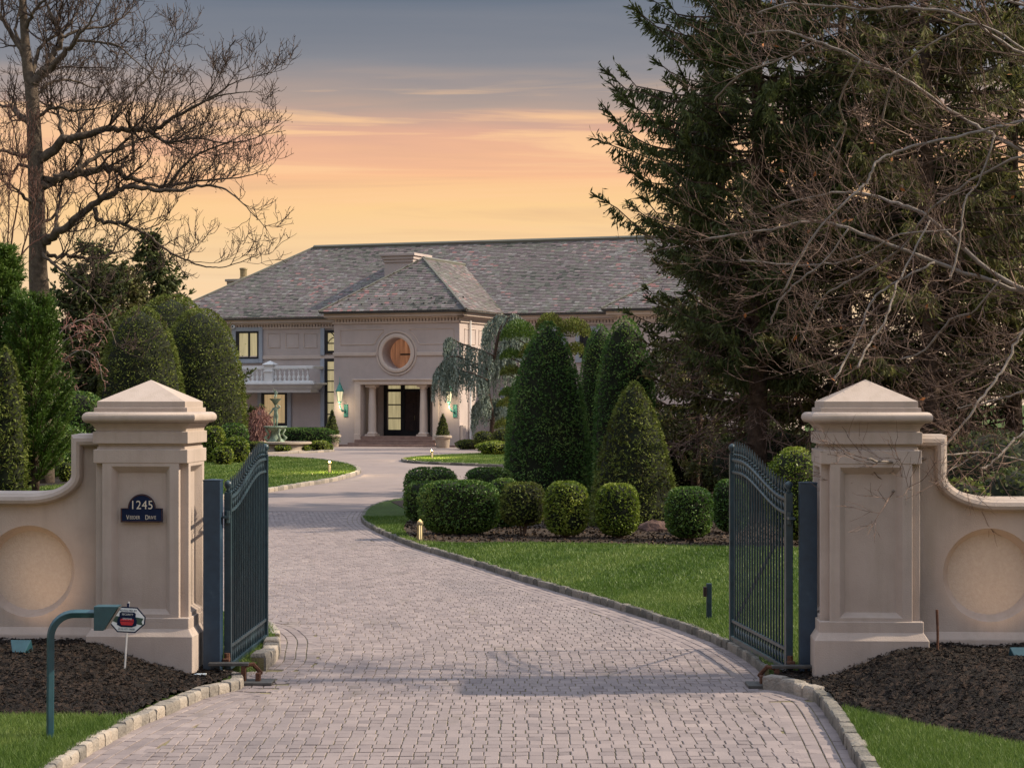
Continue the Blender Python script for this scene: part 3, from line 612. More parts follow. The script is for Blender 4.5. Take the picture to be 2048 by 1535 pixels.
def garden_wall(cx, cz, s, label, a1, a2, ztop, zhi):
    T0 = frame2d(cx, cz, YAW); T = lambda V: T0(np.stack([V[:, 0] * s, V[:, 1], V[:, 2]], 1))
    r = thing('garden_wall', tuple(T0(np.array([[s * 2.5, 0, 0.]]))[0]), label, 'wall')
    th = .17; th_e = np.linspace(0, math.pi / 2, 14); rx, rz = a2 - a1, zhi - .28 - ztop
    curve = [(a1, zhi), *[(a1 + rx * (1 - math.cos(t)), ztop + rz * (1 - math.sin(t))) for t in th_e], (6.5, ztop)]
    ac, zc, rad = 1.17, 1.085, .45
    circ = [(ac + rad * math.cos(t), zc + rad * math.sin(t)) for t in np.linspace(0, 2 * math.pi, 49)[:-1]]
    outer = [(.40, .40), (6.5, .40)] + [curve[-1]] + curve[::-1][1:] + [(.40, zhi)]
    f = lambda y: (lambda P: np.stack([P[:, 0], np.full(len(P), y), P[:, 1]], 1))
    mb = MB(T); mb.poly(outer, f(-th), holes=[circ[::-1]]); mb.poly(outer, f(th)); n = len(outer)
    V = np.array([(p[0], y, p[1]) for y in (-th, th) for p in outer]); mb.add(V, [(i, (i + 1) % n, n + (i + 1) % n, n + i) for i in range(n)])
    n = 48; ci = np.array(circ); cin = (ci - [ac, zc]) * .865 + [ac, zc]
    mb.add(np.concatenate([f(-th)(ci), f(-th + .12)(cin)]), [(i, (i + 1) % n, n + (i + 1) % n, n + i) for i in range(n)])
    mb.build('wall_body', M['stucco'], r)
    mb = MB(T); mb.add(f(-th + .12)(cin), [tuple(range(n))]); mb.build('disc', M['disc'], r)
    mb = MB(T); mb.rings([np.array([(.4, y, q), (6.5, y, q), (6.5, th + .02, q), (.4, th + .02, q)]) for y, q in ((-th - .06, 0), (-th - .06, .47), (-th - .004, .54))]); bev(mb.build('plinth', M['stucco'], r), .01)
    # swept coping with a round front
    path = np.array([(.44, zhi)] + curve); prof = [(-th - .045, 0), (-th - .085, .02), (-th - .095, .05), (-th - .08, .085), (-th - .045, .10), (-th - .03, .115), (th + .04, .125), (th + .06, .05), (th + .045, 0)]
    tn = np.diff(path, axis=0); tn /= np.linalg.norm(tn, axis=1)[:, None]; nr = np.stack([-tn[:, 1], tn[:, 0]], 1); rs = []
    for i, p in enumerate(path):
        if i == 0: m_ = nr[0]
        elif i == len(path) - 1: m_ = nr[-1]
        else: m_ = nr[i - 1] + nr[i]; m_ /= (1 + nr[i - 1] @ nr[i])
        rs.append(np.array([(p[0] + m_[0] * h, y, p[1] + m_[1] * h) for y, h in prof]))
    mb = MB(T); mb.rings(rs); smooth_by(mb.build('coping', M['stucco'], r), 35)
    return r
garden_wall(PLc[0], PLc[1], -1, 'low stucco wall sweeping down from the numbered pillar', .63, 1.17, 1.735, 2.31)
garden_wall(PRc[0], PRc[1], 1, 'low stucco wall sweeping down from the plain pillar', .64, 1.24, 1.70, 2.31)

# ------------------------------------------------------------------ house number plaque
def text_mesh(name, body, size, T3, m, parent, align='CENTER', sx=1., depth=.002, space=1.):
    cu = bpy.data.curves.new(name, 'FONT'); cu.body = body; cu.size = size; cu.align_x = align; cu.align_y = 'CENTER'; cu.extrude = depth; cu.space_character = space; cu.resolution_u = 4
    o = bpy.data.objects.new(name, cu); COL.objects.link(o); dg = bpy.context.evaluated_depsgraph_get(); dg.update()
    me = bpy.data.meshes.new_from_object(o.evaluated_get(dg)); bpy.data.objects.remove(o); bpy.data.curves.remove(cu)
    V = np.zeros(len(me.vertices) * 3, np.float32); me.vertices.foreach_get('co', V); V = V.reshape(-1, 3).astype(float); V[:, 0] *= sx
    Fs = [tuple(p.vertices) for p in me.polygons]; bpy.data.meshes.remove(me)
    mb = MB(T3); mb.add(V, Fs); return mb.build(name, m, parent)
Tp = frame2d(PLc[0], PLc[1], YAW)
pl = thing('house_number_sign', tuple(Tp(np.array([[0.0, -.42, 1.63]]))[0]), 'navy arched plaque reading 1245 Veeder Drive on the left pillar', 'sign')
Tsgn = lambda V: Tp(np.stack([V[:, 0] + .005, -.415 - V[:, 2], V[:, 1] + 1.70], 1))      # x right, y up, z towards the viewer
def arch(w, h, r, y0): return [(-w, y0), (w, y0), (w, y0 + h)] + [(r * math.cos(t), y0 + h + (r * 1.02) * math.sin(t)) for t in np.linspace(0.0, math.pi, 21)] + [(-w, y0 + h)]
mb = MB(Tsgn); P = arch(.205, .135, .135, -.115); n = len(P)
mb.poly(P, lambda a: np.concatenate([a, np.full((len(a), 1), .014)], 1)); V = np.array([(x, y, q) for q in (.014, 0) for x, y in P]); mb.add(V, [(i, (i + 1) % n, n + (i + 1) % n, n + i) for i in range(n)])
mb.build('plate', M['navy'], pl)
mb = MB(Tsgn); P2 = np.array(arch(.197, .127, .128, -.108)); mb.tube(np.concatenate([P2, P2[:1]])[:, [0, 1]].__array__() @ np.array([[1, 0, 0], [0, 1, 0]]) + [0, 0, .015], .0035, 5); mb.build('border', M['rust'], pl)
text_mesh('number', '1245', .118, lambda V: Tsgn(V + [0.0, .048, .015]), M['gold'], pl, sx=.92, space=1.06)
def smallcaps(parts, y, x0, gap):
    x = x0
    for ch, sz in parts:
        o = text_mesh('letter', ch, sz, lambda V, x=x, sz=sz: Tsgn(V + [x, y + sz * .0, .015]), M['gold'], pl, 'LEFT', .74)
        w = max(v.co.x for v in o.data.vertices) - min(v.co.x for v in o.data.vertices) if len(o.data.vertices) else .02
        x += w + gap
smallcaps([('V', .064), ('E', .046), ('E', .046), ('D', .046), ('E', .046), ('R', .046)], -.070, -.150, .0045)
smallcaps([('D', .064), ('R', .046), ('I', .046), ('V', .046), ('E', .046)], -.070, .034, .0045)

# ------------------------------------------------------------------ gates
def gate(hx, hz, ex, ez, s, label, brace):
    d = np.array([ex - hx, ez - hz]); L = np.linalg.norm(d); d /= L; nrm = np.array([d[1], -d[0]])
    T = lambda V: np.stack([hx + V[:, 0] * d[0] + V[:, 1] * nrm[0], hz + V[:, 0] * d[1] + V[:, 1] * nrm[1], V[:, 2]], 1)
    r = thing('gate_leaf', (hx, hz, 0), label, 'gate')
    top = lambda a: 1.80 + .31 * (lambda t: t * t * (3 - 2 * t))(np.clip((a - .1) / (L - .45), 0, 1)); m = M['iron']
    def bar(name, P, w, par=r, n=4): b = MB(T); b.tube(P, w, n); return b.build(name, m, par)
    mb = MB(T); mb.box(-.035, .035, -.035, .035, .10, 1.86); bev(mb.build('hinge_stile', m, r), .004)
    mb = MB(T); mb.box(L - .03, L + .03, -.03, .03, .10, 2.17); bev(mb.build('end_stile', m, r), .004)
    for a, zz in ((0, 1.86), (L, 2.17)):
        mb = MB(T); mb.lathe([(.012, zz), (.03, zz + .01), (.014, zz + .025), (.034, zz + .05), (.042, zz + .075), (.034, zz + .1), (.006, zz + .117)], a, 0, 10); mb.build('finial_ball', m, r, True)
    xs = np.linspace(.0, L, 26)
    bar('top_rail', np.stack([xs, 0 * xs, top(xs)], 1), .021); bar('lower_top_rail', np.stack([xs, 0 * xs, top(xs) - .135], 1), .019)
    mb = MB(T); mb.box(.03, L - .03, -.025, .025, .10, .165); bev(mb.build('bottom_rail', m, r), .004)
    mb = MB(T); mb.box(.03, L - .03, -.016, .016, .315, .345); mb.build('mid_rail', m, r)
    npk = 20; ps = np.linspace(.03, L - .03, npk + 2)[1:-1]; st = ps[1] - ps[0]
    for a in ps:
        h = float(top(a)); mb = MB(T)
        mb.box(a - .009, a + .009, -.009, .009, .165, h + .05)
        mb.lathe([(.006, h + .045), (.022, h + .05), (.022, h + .06), (.008, h + .07), (.019, h + .10), (.003, h + .205)], a, 0, 5)
        mb.build('picket', m, r)
    for a in ps[:-1] + st / 2:                      # scrolls between the rails
        h = float(top(a)); mb = MB(T); t = np.linspace(-.5, .5, 11)
        mb.tube(np.stack([a + .032 * np.sin(t * 2 * np.pi), 0 * t, h - .0675 + t * .115], 1), .007, 4); mb.build('scroll', m, r)
        mb = MB(T); t = np.linspace(-.5, .5, 11); mb.tube(np.stack([a + .03 * np.sin(t * 2 * np.pi), 0 * t, .24 + t * .14], 1), .008, 4); mb.build('scroll', m, r)
    if brace: bar('brace', [(.1, .03, 1.62), (L - .1, .03, .36)], .018)
    for zz in (.22, 1.62):
        mb = MB(T); mb.box(-.15, .0, -.03, .03, zz - .012, zz + .012); mb.lathe([(.03, zz - .06), (.03, zz + .06)], -.06, 0, 8); mb.build('hinge', M['rust'] if zz < 1 else m, r)
    return r
gate(-2.80, 20.42, -2.745, 23.05, -1, 'open iron gate leaf in front of the lawn on the left', False)
gate(2.70, 20.20, 2.44, 22.95, 1, 'open iron gate leaf with diagonal brace on the right', True)
def post(x, zc, w, h, label, m):
    mb = MB(frame2d(x, zc, YAW)); mb.sq([(w, 0), (w, h), (w * 1.05, h), (w * 1.05, h + .012), (.01, h + .02)])
    o = bev(mb.build('gate_post', m), .006); tag(o, label, 'post'); return o
post(-2.93, 20.30, .083, 1.975, 'square steel post carrying the left gate leaf', M['ironblue'])
post(2.88, 20.16, .083, 1.955, 'square navy steel post carrying the right gate leaf', M['ironblue'])
# operators at the foot of the posts
def operator(x, z, s, label):
    r = thing('gate_operator', (x, z, 0), label, 'gate operator'); T = frame2d(x, z, 0)
    mb = MB(lambda V: T(V * [s, 1, 1])); mb.box(-.04, .30, -.17, .15, .012, .04); bev(mb.build('ground_plate', M['plate'], r), .004)
    mb = MB(lambda V: T(V * [s, 1, 1])); mb.box(-.33, .06, -.05, .05, .185, .215); bev(mb.build('arm', M['plate'], r), .004)
    for a in (.01, .15):
        mb = MB(lambda V: T(V * [s, 1, 1])); mb.box(a - .022, a + .022, -.05, .05, .035, .19 - a * .5); bev(mb.build('bracket', M['rust'], r), .004)
    mb = MB(lambda V: T(V * [s, 1, 1])); mb.tube([(.01, -.02, .18), (.1, .0, .2), (.17, .08, .1)], .022, 6); mb.build('lever', M['rust'], r)
operator(-2.62, 20.15, 1, 'rusty gate operator linkage at the foot of the left gate')
operator(2.56, 19.95, -1, 'dark gate operator linkage at the foot of the right gate')

# ------------------------------------------------------------------ small things by the gate
p0 = G(100, 1478, .09); rr = thing('card_reader_pedestal', tuple(p0), 'teal gooseneck keypad pedestal standing in the grass by the left wall', 'pedestal')
mb = MB(); Pn = [p0 + (0, 0, -.1), p0 + (0.005, 0, .80)] + [p0 + (.005 + .19 * (1 - math.cos(t)), 0, .80 + .19 * math.sin(t)) for t in np.linspace(.15, math.pi / 2, 9)] + [p0 + (.36, 0, .99)]
mb.tube(np.array(Pn), .036, 4); bev(mb.build('tube', M['teal'], rr), .006)
h0 = p0 + (.36, 0, .99); mb = MB()
prof = [(-.0, -.125), (.075, -.125), (.19, .065), (0, .065)]
mb.rings([np.array([(h0[0] + a, h0[1] + y, h0[2] + b) for a, b in prof]) for y in (-.08, .08)]); bev(mb.build('hood', M['teal'], rr), .004)
mb = MB(); mb.rings([np.array([(h0[0] + a, h0[1] + y, h0[2] + b) for a, b in ((.082, -.118), (.19, .055), (.194, .052), (.086, -.12))]) for y in (-.07, .07)]); mb.build('keypad', M['plate'], rr)

p0 = G(247, 1358, .16); sg = thing('yard_sign', tuple(p0), 'small octagonal security yard sign staked in the mulch', 'sign')
k_ = p0[1] / F; lean = (256 - 247) / 130.
mb = MB(); mb.tube([p0 + (0, 0, -.1), p0 + (lean * .72, 0, .725)], .011, 4); mb.build('stake', M['ltgrey'], sg)
sc = p0 + (lean * .57, -.018, 0.56)
Ts = lambda V: np.stack([sc[0] + V[:, 0] * .995 + V[:, 1] * .09, sc[1] - V[:, 2] + V[:, 0] * .05, sc[2] - V[:, 0] * .06 + V[:, 1] * .995], 1)
def flat(name, P, zz, th, m, par=sg):
    b = MB(Ts); n = len(P); b.poly(P, lambda a: np.concatenate([a, np.full((len(a), 1), zz + th)], 1)); b.poly(P[::-1], lambda a: np.concatenate([a, np.full((len(a), 1), zz)], 1))
    V = np.array([(x, y, q) for q in (zz + th, zz) for x, y in P]); b.add(V, [(i, (i + 1) % n, n + (i + 1) % n, n + i) for i in range(n)]); return b.build(name, m, par)
octo = lambda w, h, c: [(-w + c, -h), (w - c, -h), (w, -h + c), (w, h - c), (w - c, h), (-w + c, h), (-w, h - c), (-w, -h + c)]
flat('rim', octo(.168, .12, .085), 0, .006, M['navy']); pn = flat('panel', octo(.156, .108, .078), .004, .005, M['white'])
flat('ribbon', [(-.15, .035), (-.08, .028), (.08, .028), (.15, .02), (.135, -.012), (.15, -.045), (.085, -.035), (-.085, -.035), (-.15, -.012), (-.135, .012)], .008, .003, M['green'])
flat('emblem', [(-.075, .03), (-.075, .06), (-.06, .072), (.06, .072), (.075, .06), (.075, .03), (.09, .0), (.09, -.05), (.05, -.068), (-.05, -.068), (-.09, -.05), (-.09, .0)], .010, .003, M['navy'])
flat('red_band', [(-.065, -.018), (.065, -.018), (.05, -.05), (-.05, -.05)], .0125, .002, M['red']); flat('red_field', [(-.058, .008), (.058, .008), (.064, -.012), (-.064, -.012)], .0125, .002, M['red'])
flat('name_band', [(-.062, .038), (.062, .038), (.062, .062), (-.062, .062)], .0125, .002, M['navy'])
for bod, y, sz, m_ in (('PROTECTED BY', .087, .024, 'navy'), ('SECURITY', .05, .024, 'white'), ('SYSTEMS', .008, .022, 'white'), ('(516) 621-9608', -.086, .025, 'navy')):
    text_mesh('lettering', bod, sz, lambda V, y=y: Ts(V + [0, y, .0165]), M[m_], sg, depth=.0005)
mb = MB(); mb.tube([sc + (.006, .0, .118), sc + (.008, 0, .152)], .011, 6); mb.build('clip', M['navy'], sg)

def flood(p, yaw, label, m):
    r = thing('flood_light', tuple(p), label, 'flood light'); T = frame2d(p[0], p[1], yaw)
    Tt = lambda V: T(np.stack([V[:, 0], V[:, 1] * math.cos(.6) - V[:, 2] * math.sin(.6), V[:, 1] * math.sin(.6) + V[:, 2] * math.cos(.6) + p[2] + .06], 1))
    mb = MB(Tt); mb.rings([np.array([(-a, y, -b), (a, y, -b), (a, y, b), (-a, y, b)]) for y, a, b in ((-.05, .06, .04), (.07, .095, .075), (.085, .1, .08))]); bev(mb.build('housing', m, r), .006)
    mb = MB(Tt); mb.box(-.088, .088, .083, .089, -.068, .068); mb.build('lens', M['bulb'], r)
    mb = MB(T); mb.tube([(0, 0, p[2] - .1), (0, 0, p[2] + .05)], .014, 6); mb.build('stake', m, r)
    ld = bpy.data.lights.new('flood_lamp', 'SPOT'); ld.energy = 19; ld.color = (1, .66, .40); ld.spot_size = R(70); ld.spot_blend = 1; ld.shadow_soft_size = .08
    lo = bpy.data.objects.new('flood_lamp', ld); COL.objects.link(lo); lo.parent = r
    q = Tt(np.array([[0, .10, 0], [0, 1.1, 0.]])); lo.location = q[0] - np.array(p); lo.rotation_euler = Vector(q[0] - q[1]).to_track_quat('Z', 'Y').to_euler()
flood(np.array([-4.62, 19.45, .34]), .02, 'teal flood light aimed at the disc of the left wall', M['teal'])
flood(np.array([4.66, 18.95, .33]), -.02, 'teal flood light aimed at the disc of the right wall', M['teal'])
p0 = G(1875, 1325, .30); mb = MB(); mb.tube([p0 + (0, 0, -.1), p0 + (0.003, .0, .25), p0 + (-.005, 0, .50)], [.013, .0125, .0135], 7); tag(mb.build('steel_rod', M['rust']), 'rusty steel rod stuck upright in the mulch', 'rod')
p0 = G(1418, 1238, LZ); r = thing('sensor_post', tuple(p0), 'short dark sensor post standing in the lawn', 'post')
mb = MB(); mb.box(p0[0] - .032, p0[0] + .032, p0[1] - .03, p0[1] + .03, p0[2] - .05, p0[2] + .44); bev(mb.build('stem', M['iron'], r), .005)
mb = MB(); mb.box(p0[0] - .07, p0[0] - .032, p0[1] - .05, p0[1] + .03, p0[2] + .28, p0[2] + .40); bev(mb.build('sensor_box', M['door'], r), .005)
p0 = G(395, 1358, .09); mb = MB(); mb.tube([p0 + (-.08, .05, .02), p0 + (0, 0, .045), p0 + (.09, -.03, .05)], .016, 7); tag(mb.build('conduit_stub', M['white']), 'short pale conduit stub poking out beside the pillar foot', 'pipe')

def bollard(p, h, label, power):
    r = thing('bollard_light', tuple(p), label, 'bollard light', 'bollard lights along the drive'); w = h * .115
    mb = MB(); mb.lathe([(w * 1.15, p[2] - .02), (w * 1.15, p[2] + .05 * h), (w * .95, p[2] + .1 * h)], p[0], p[1], 12); mb.build('base', M['brass'], r, True)
    mb = MB(); mb.lathe([(w * 1.1, p[2] + .74 * h), (w * 1.3, p[2] + .77 * h), (w * 1.28, p[2] + .82 * h), (w * .95, p[2] + .92 * h), (w * .3, p[2] + .985 * h), (.004, p[2] + h)], p[0], p[1], 14); mb.build('cap', M['brass'], r, True)
    mb = MB(); mb.lathe([(w * .62, p[2] + .1 * h), (w * .62, p[2] + .75 * h)], p[0], p[1], 12); mb.build('lens', M['bulb'], r, True)
    for k in range(8):
        a = k * math.pi / 4 + .2; q = p + np.array([math.cos(a) * w, math.sin(a) * w, 0]); mb = MB(); mb.tube([q + (0, 0, .06 * h), q + (0, 0, .78 * h)], w * .22, 4); mb.build('cage_bar', M['brass'], r)
    ld = bpy.data.lights.new('bollard_lamp', 'POINT'); ld.energy = power; ld.color = (1, .72, .34); ld.shadow_soft_size = .05
    lo = bpy.data.objects.new('bollard_lamp', ld); COL.objects.link(lo); lo.parent = r; lo.location = (0, 0, h * 1.22)
bollard(G(840, 1082, LZ), .42, 'brass bollard light at the tip of the dark hedge', 3)
bollard(G(659, 946, LZ), .46, 'glowing bollard light on the lawn tongue at the left', 200)
bollard(G(864, 917, LZ), .43, 'glowing bollard light on the island before the portico', 220)
# ------------------------------------------------------------------ house
PSI = R(21); OX, OY = (668 - CX) * 132.4 / F, 132.4
cP, sP = math.cos(PSI), math.sin(PSI); TH = frame2d(OX, OY, PSI)
def HU(px, v):
    k = (px - CX) / F; return (k * (OY + v * cP) - OX - v * sP) / (cP + k * sP)
def HZ(py, u, v): return HC - (py - HY) * (OY - u * sP + v * cP) / F
def UV(px, py, v): u = HU(px, v); return u, HZ(py, u, v)
house = thing('mansion', tuple(TH(np.array([[8., 8, 0]]))[0]), 'two storey stucco mansion with slate hip roof and columned portico', 'house')
PW = HU(919, 0); VW = 6.5; EZ = HZ(634, 0, VW) - .12; VB = VW + 15.
uRE = HU(628, 14); UL = uRE - 7.6; UR = HU(1500, VW); VS = VW
def hb(name, m, *boxes, par=house, b=0.):
    mb = MB(TH)
    for q in boxes: mb.box(*q)
    o = mb.build(name, m, par)
    if b: bev(o, b)
    return o
# main walls
hb('wall', M['hwall'], (UL, UR, VW, VB, 0, EZ))
hb('wall_plinth', M['htrim'], (UL - .05, -.02, VW - .06, VW + .1, 0, 1.05), (PW + .02, UR, VW - .06, VW + .1, 0, 1.05))
# portico block with its deep entrance
oL, oR, oT = HU(722, 0), HU(866, 0), HZ(769, HU(790, 0), 0); sT = HZ(872, HU(790, 0), 0); PD = 2.6
ocu, ocz = UV(793.5, 706, 0); ocr = px2m(31.5, 131)
f = lambda v: (lambda P: np.stack([P[:, 0], np.full(len(P), v), P[:, 1]], 1))
circ = [(ocu + ocr * math.cos(t), ocz + ocr * math.sin(t)) for t in np.linspace(0, 2 * math.pi, 41)[:-1]]
outer = [(0, 0), (oL, 0), (oL, oT), (oR, oT), (oR, 0), (PW, 0), (PW, EZ + .1), (0, EZ + .1)]
mb = MB(TH); mb.poly(outer, f(0.), holes=[circ[::-1]])
ci = np.array(circ); n = len(ci); mb.add(np.concatenate([f(0.)(ci), f(1.25)(ci)]), [(i, (i + 1) % n, n + (i + 1) % n, n + i) for i in range(n)])
for u0, u1 in ((0, 0), (PW, PW)): mb.add([(u0, 0, 0), (u0, VW, 0), (u0, VW, EZ + .1), (u0, 0, EZ + .1)], [(0, 1, 2, 3)])
mb.add([(oL, 0, 0), (oL, PD, 0), (oL, PD, oT), (oL, 0, oT)], [(0, 1, 2, 3)]); mb.add([(oR, 0, 0), (oR, PD, 0), (oR, PD, oT), (oR, 0, oT)], [(0, 1, 2, 3)])
mb.add([(oL, 0, oT), (oR, 0, oT), (oR, PD, oT), (oL, PD, oT)], [(0, 1, 2, 3)]); mb.add([(oL, PD, 0), (oR, PD, 0), (oR, PD, oT), (oL, PD, oT)], [(0, 1, 2, 3)])
port = mb.build('portico', M['hwall'], house)
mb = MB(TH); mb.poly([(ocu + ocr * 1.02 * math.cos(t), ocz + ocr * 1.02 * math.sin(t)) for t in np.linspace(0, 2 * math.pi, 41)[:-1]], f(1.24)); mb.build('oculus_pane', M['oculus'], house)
mb = MB(TH); mb.box(ocu - .28, ocu + .38, 1.17, 1.235, ocz - .1, ocz + .0); mb.build('oculus_rail', M['door'], house)
mb = MB(TH); t_ = np.linspace(-1.2, 1.2, 12); mb.tube(np.stack([ocu + .42 + .28 * np.cos(t_), np.full(12, 1.2), ocz + .62 * np.sin(t_)], 1), .06, 6); mb.build('oculus_arch', M['brass'], house)
def ringm(name, r0, r1, v0, v1, m, par=house):
    a = np.linspace(0, 2 * math.pi, 49)[:-1]; mb = MB(TH); rs = []
    for r_, v_ in ((r0, v1), (r0, v0), (r0 + .08, v0 - .03), (r1 - .08, v0 - .03), (r1, v0), (r1, v1)): rs.append(np.stack([ocu + r_ * np.cos(a), np.full(48, v_), ocz + r_ * np.sin(a)], 1))
    mb.rings(rs, cap=False); return mb.build(name, m, par)
ringm('oculus_ring', ocr - .01, px2m(39, 131), -.10, .02, M['htrim']); ringm('oculus_outer_moulding', px2m(41, 131), px2m(44.5, 131), -.05, .02, M['htrim'])
# string course, butting against the ring
zs = HZ(707.5, ocu, 0); rr_ = px2m(44.5, 131)
hb('string_course', M['htrim'], (-.06, ocu - rr_, -.09, .0, zs - .12, zs + .12), (ocu + rr_, PW + .06, -.09, .0, zs - .12, zs + .12), (PW, PW + .07, 0.0, VW, zs - .12, zs + .12), b=.03)
hb('string_course', M['htrim'], (UL, -.0, VW - .09, VW, zs - .12, zs + .12), b=.03)
# incised wall panels
def groove(P, v=-.012, w=.035):
    Q = np.array(list(P) + [P[0]]); mb = MB(TH); mb.tube(np.stack([Q[:, 0], np.full(len(Q), v), Q[:, 1]], 1), w, 4); return mb.build('wall_moulding', M['htrim'], house)
zp0, zp1 = HZ(688, ocu, 0), HZ(658, ocu, 0)
for sgn in (-1, 1):
    far = ocu + sgn * (PW / 2 - .42); near0, near1 = ocu + sgn * px2m(58, 131), ocu + sgn * px2m(40, 131); arc = [(ocu + sgn * px2m(52, 131) * math.cos(t), ocz + px2m(52, 131) * math.sin(t)) for t in np.linspace(.38, .98, 5)]
    groove([(far, zp0), (arc[0][0] + sgn * .12, zp0), *arc, (arc[-1][0], zp1), (far, zp1)])
for a, b in ((536, 560), (572, 597), (608, 634)):
    u0, u1 = HU(a, VW), HU(b, VW); groove([(u0, HZ(695, u0, VW)), (u1, HZ(695, u0, VW)), (u1, HZ(667, u0, VW)), (u0, HZ(667, u0, VW))], VW - .012)
for a, b in ((.8, 2.6), (3.2, 5.2)):
    mb = MB(TH); Q = np.array([(PW + .012, a, zp0), (PW + .012, b, zp0), (PW + .012, b, zp1), (PW + .012, a, zp1), (PW + .012, a, zp0)]); mb.tube(Q, .035, 4); mb.build('wall_moulding', M['htrim'], house)
# cornices with dentils
def cornice(path, z0):
    """path of (u,v) corners, outer wall line; mitred boxes with dentils"""
    par = None
    for (a, b) in zip(path[:-1], path[1:]):
        a, b = np.array(a, float), np.array(b, float); d = b - a; L = np.linalg.norm(d); d /= L; n = np.array([d[1], -d[0]])
        Tl = lambda V, a=a, d=d, n=n: TH(np.stack([a[0] + V[:, 0] * d[0] + V[:, 1] * n[0], a[1] + V[:, 0] * d[1] + V[:, 1] * n[1], V[:, 2]], 1))
        mb = MB(Tl); mb.box(-.1, L + .1, -.02, .10, z0 - .28, z0 - .16); mb.box(-.3, L + .3, -.02, .30, z0 + .02, z0 + .12); mb.box(-.5, L + .5, -.02, .50, z0 + .12, z0 + .36)
        c = mb.build('cornice', M['htrim'], house); bev(c, .03)
        mb = MB(Tl)
        for q in np.arange(.1, L, .22): mb.box(q, q + .13, -.01, .13, z0 - .16, z0 + .02)
        dd = mb.build('dentils', M['htrim'], c); dd['kind'] = 'stuff'
        mb = MB(Tl); mb.box(-.72, L + .72, .42, .72, z0 + .36, z0 + .50); mb.build('gutter', M['copper'], house)
ze = EZ - .3
cornice([(0, 0), (PW, 0)], ze); cornice([(PW, 0), (PW, VW)], ze); cornice([(UL, VW), (0, VW)], ze); cornice([(PW, VW), (UR, VW)], ze)
# entrance surround, columns, steps, doors
zt = oT
hb('door_surround', M['htrim'], (oL - .42, oL, -.10, .05, 0, zt + .02), (oR, oR + .42, -.10, .05, 0, zt + .02), (oL - .42, oR + .42, -.10, .05, zt + .02, zt + .28), (oL - .55, oR + .55, -.18, .05, zt + .28, zt + .38), b=.02)
hb('pedestal', M['htrim'], (oL - .44, oL - .02, -.14, .02, 0, .75), (oR + .02, oR + .44, -.14, .02, 0, .75), b=.02)
for px in (744.5, 847.5):
    u = HU(px, .45); cr = .235; mb = MB(TH); v = .45; z0, z1 = sT, zt
    h = z1 - z0
    mb.sq([(.36, z0), (.36, z0 + .12)], u, v)
    mb.lathe([(.34, z0 + .12), (.36, z0 + .17), (.33, z0 + .22), (.28, z0 + .25), (.265, z0 + .3), (.26, z0 + h * .4), (.215, z1 - .42), (.24, z1 - .40), (.24, z1 - .36), (.215, z1 - .35), (.215, z1 - .28), (.25, z1 - .22), (.30, z1 - .15)], u, v, 20)
    mb.sq([(.34, z1 - .15), (.34, z1 - .01)], u, v); smooth_by(mb.build('column', M['htrim'], house), 40)
hb('porch_floor', M['step'], (oL + .002, oR - .002, -.05, PD, 0, sT))
for k, (e, zz) in enumerate(((.35, sT * .66), (.75, sT * .34))):
    hb('step', M['step'], (oL - e * .7, oR + e * .7, -.05 - .42 * (k + 1), -.02, 0, zz), b=.015)
hb('landing_kerb', M['step'], (-2.0, PW + 3.5, -2.6, -2.35, 0, .14), b=.02)
dv = PD - .02; d0, d1 = HU(769, dv), min(HU(860, dv), oR - .1); zb = sT
hb('door_frame', M['black'], (d0, d0 + .22, dv - .14, dv, zb, zt - .02), (d1 - .15, d1, dv - .14, dv, zb, zt - .02), (d0 + .22, d1 - .15, dv - .12, dv, zb, zb + .38), b=.01)
g0, g1 = HU(777.5, dv), HU(803, dv)
hb('mullion', M['black'], (g1, HU(811, dv), dv - .15, dv, zb + .38, zt - .02), b=.01)
trz = HZ(781, d0, dv); zr = [zb + .38, HZ(836, d0, dv), HZ(809, d0, dv), trz - .1]
gl = hb('door_light', M['glow'], (g0, g1, dv - .05, dv - .03, zb + .38, zt - .03))
for q in zr[1:3]: hb('glazing_bar', M['black'], (g0, g1, dv - .1, dv - .051, q - .04, q + .04), par=gl)
hb('transom', M['black'], (d0 + .2, d1 - .15, dv - .13, dv - .0, trz - .08, trz + .12))
hb('transom_light', M['glow'], (HU(811, dv), d1 - .15, dv - .05, dv - .03, trz + .12, zt - .03))
dl, dm = HU(811, dv), d1 - .15
for a, b in ((dl, (dl + dm) / 2 - .01), ((dl + dm) / 2 + .01, dm)):
    dd = hb('door', M['door'], (a, b, dv - .09, dv, zb + .02, trz - .08), b=.01)
    for z0, z1 in ((.3, .9), (1.05, 2.1), (2.25, 2.75)):
        if zb + z1 < trz - .15: hb('door_panel', M['door'], (a + .14, b - .14, dv - .125, dv - .09, zb + z0, zb + z1), par=dd, b=.02)
    hb('door_handle', M['brass'], (b - .1, b - .07, dv - .16, dv - .092, zb + 1., zb + 1.3), par=dd)
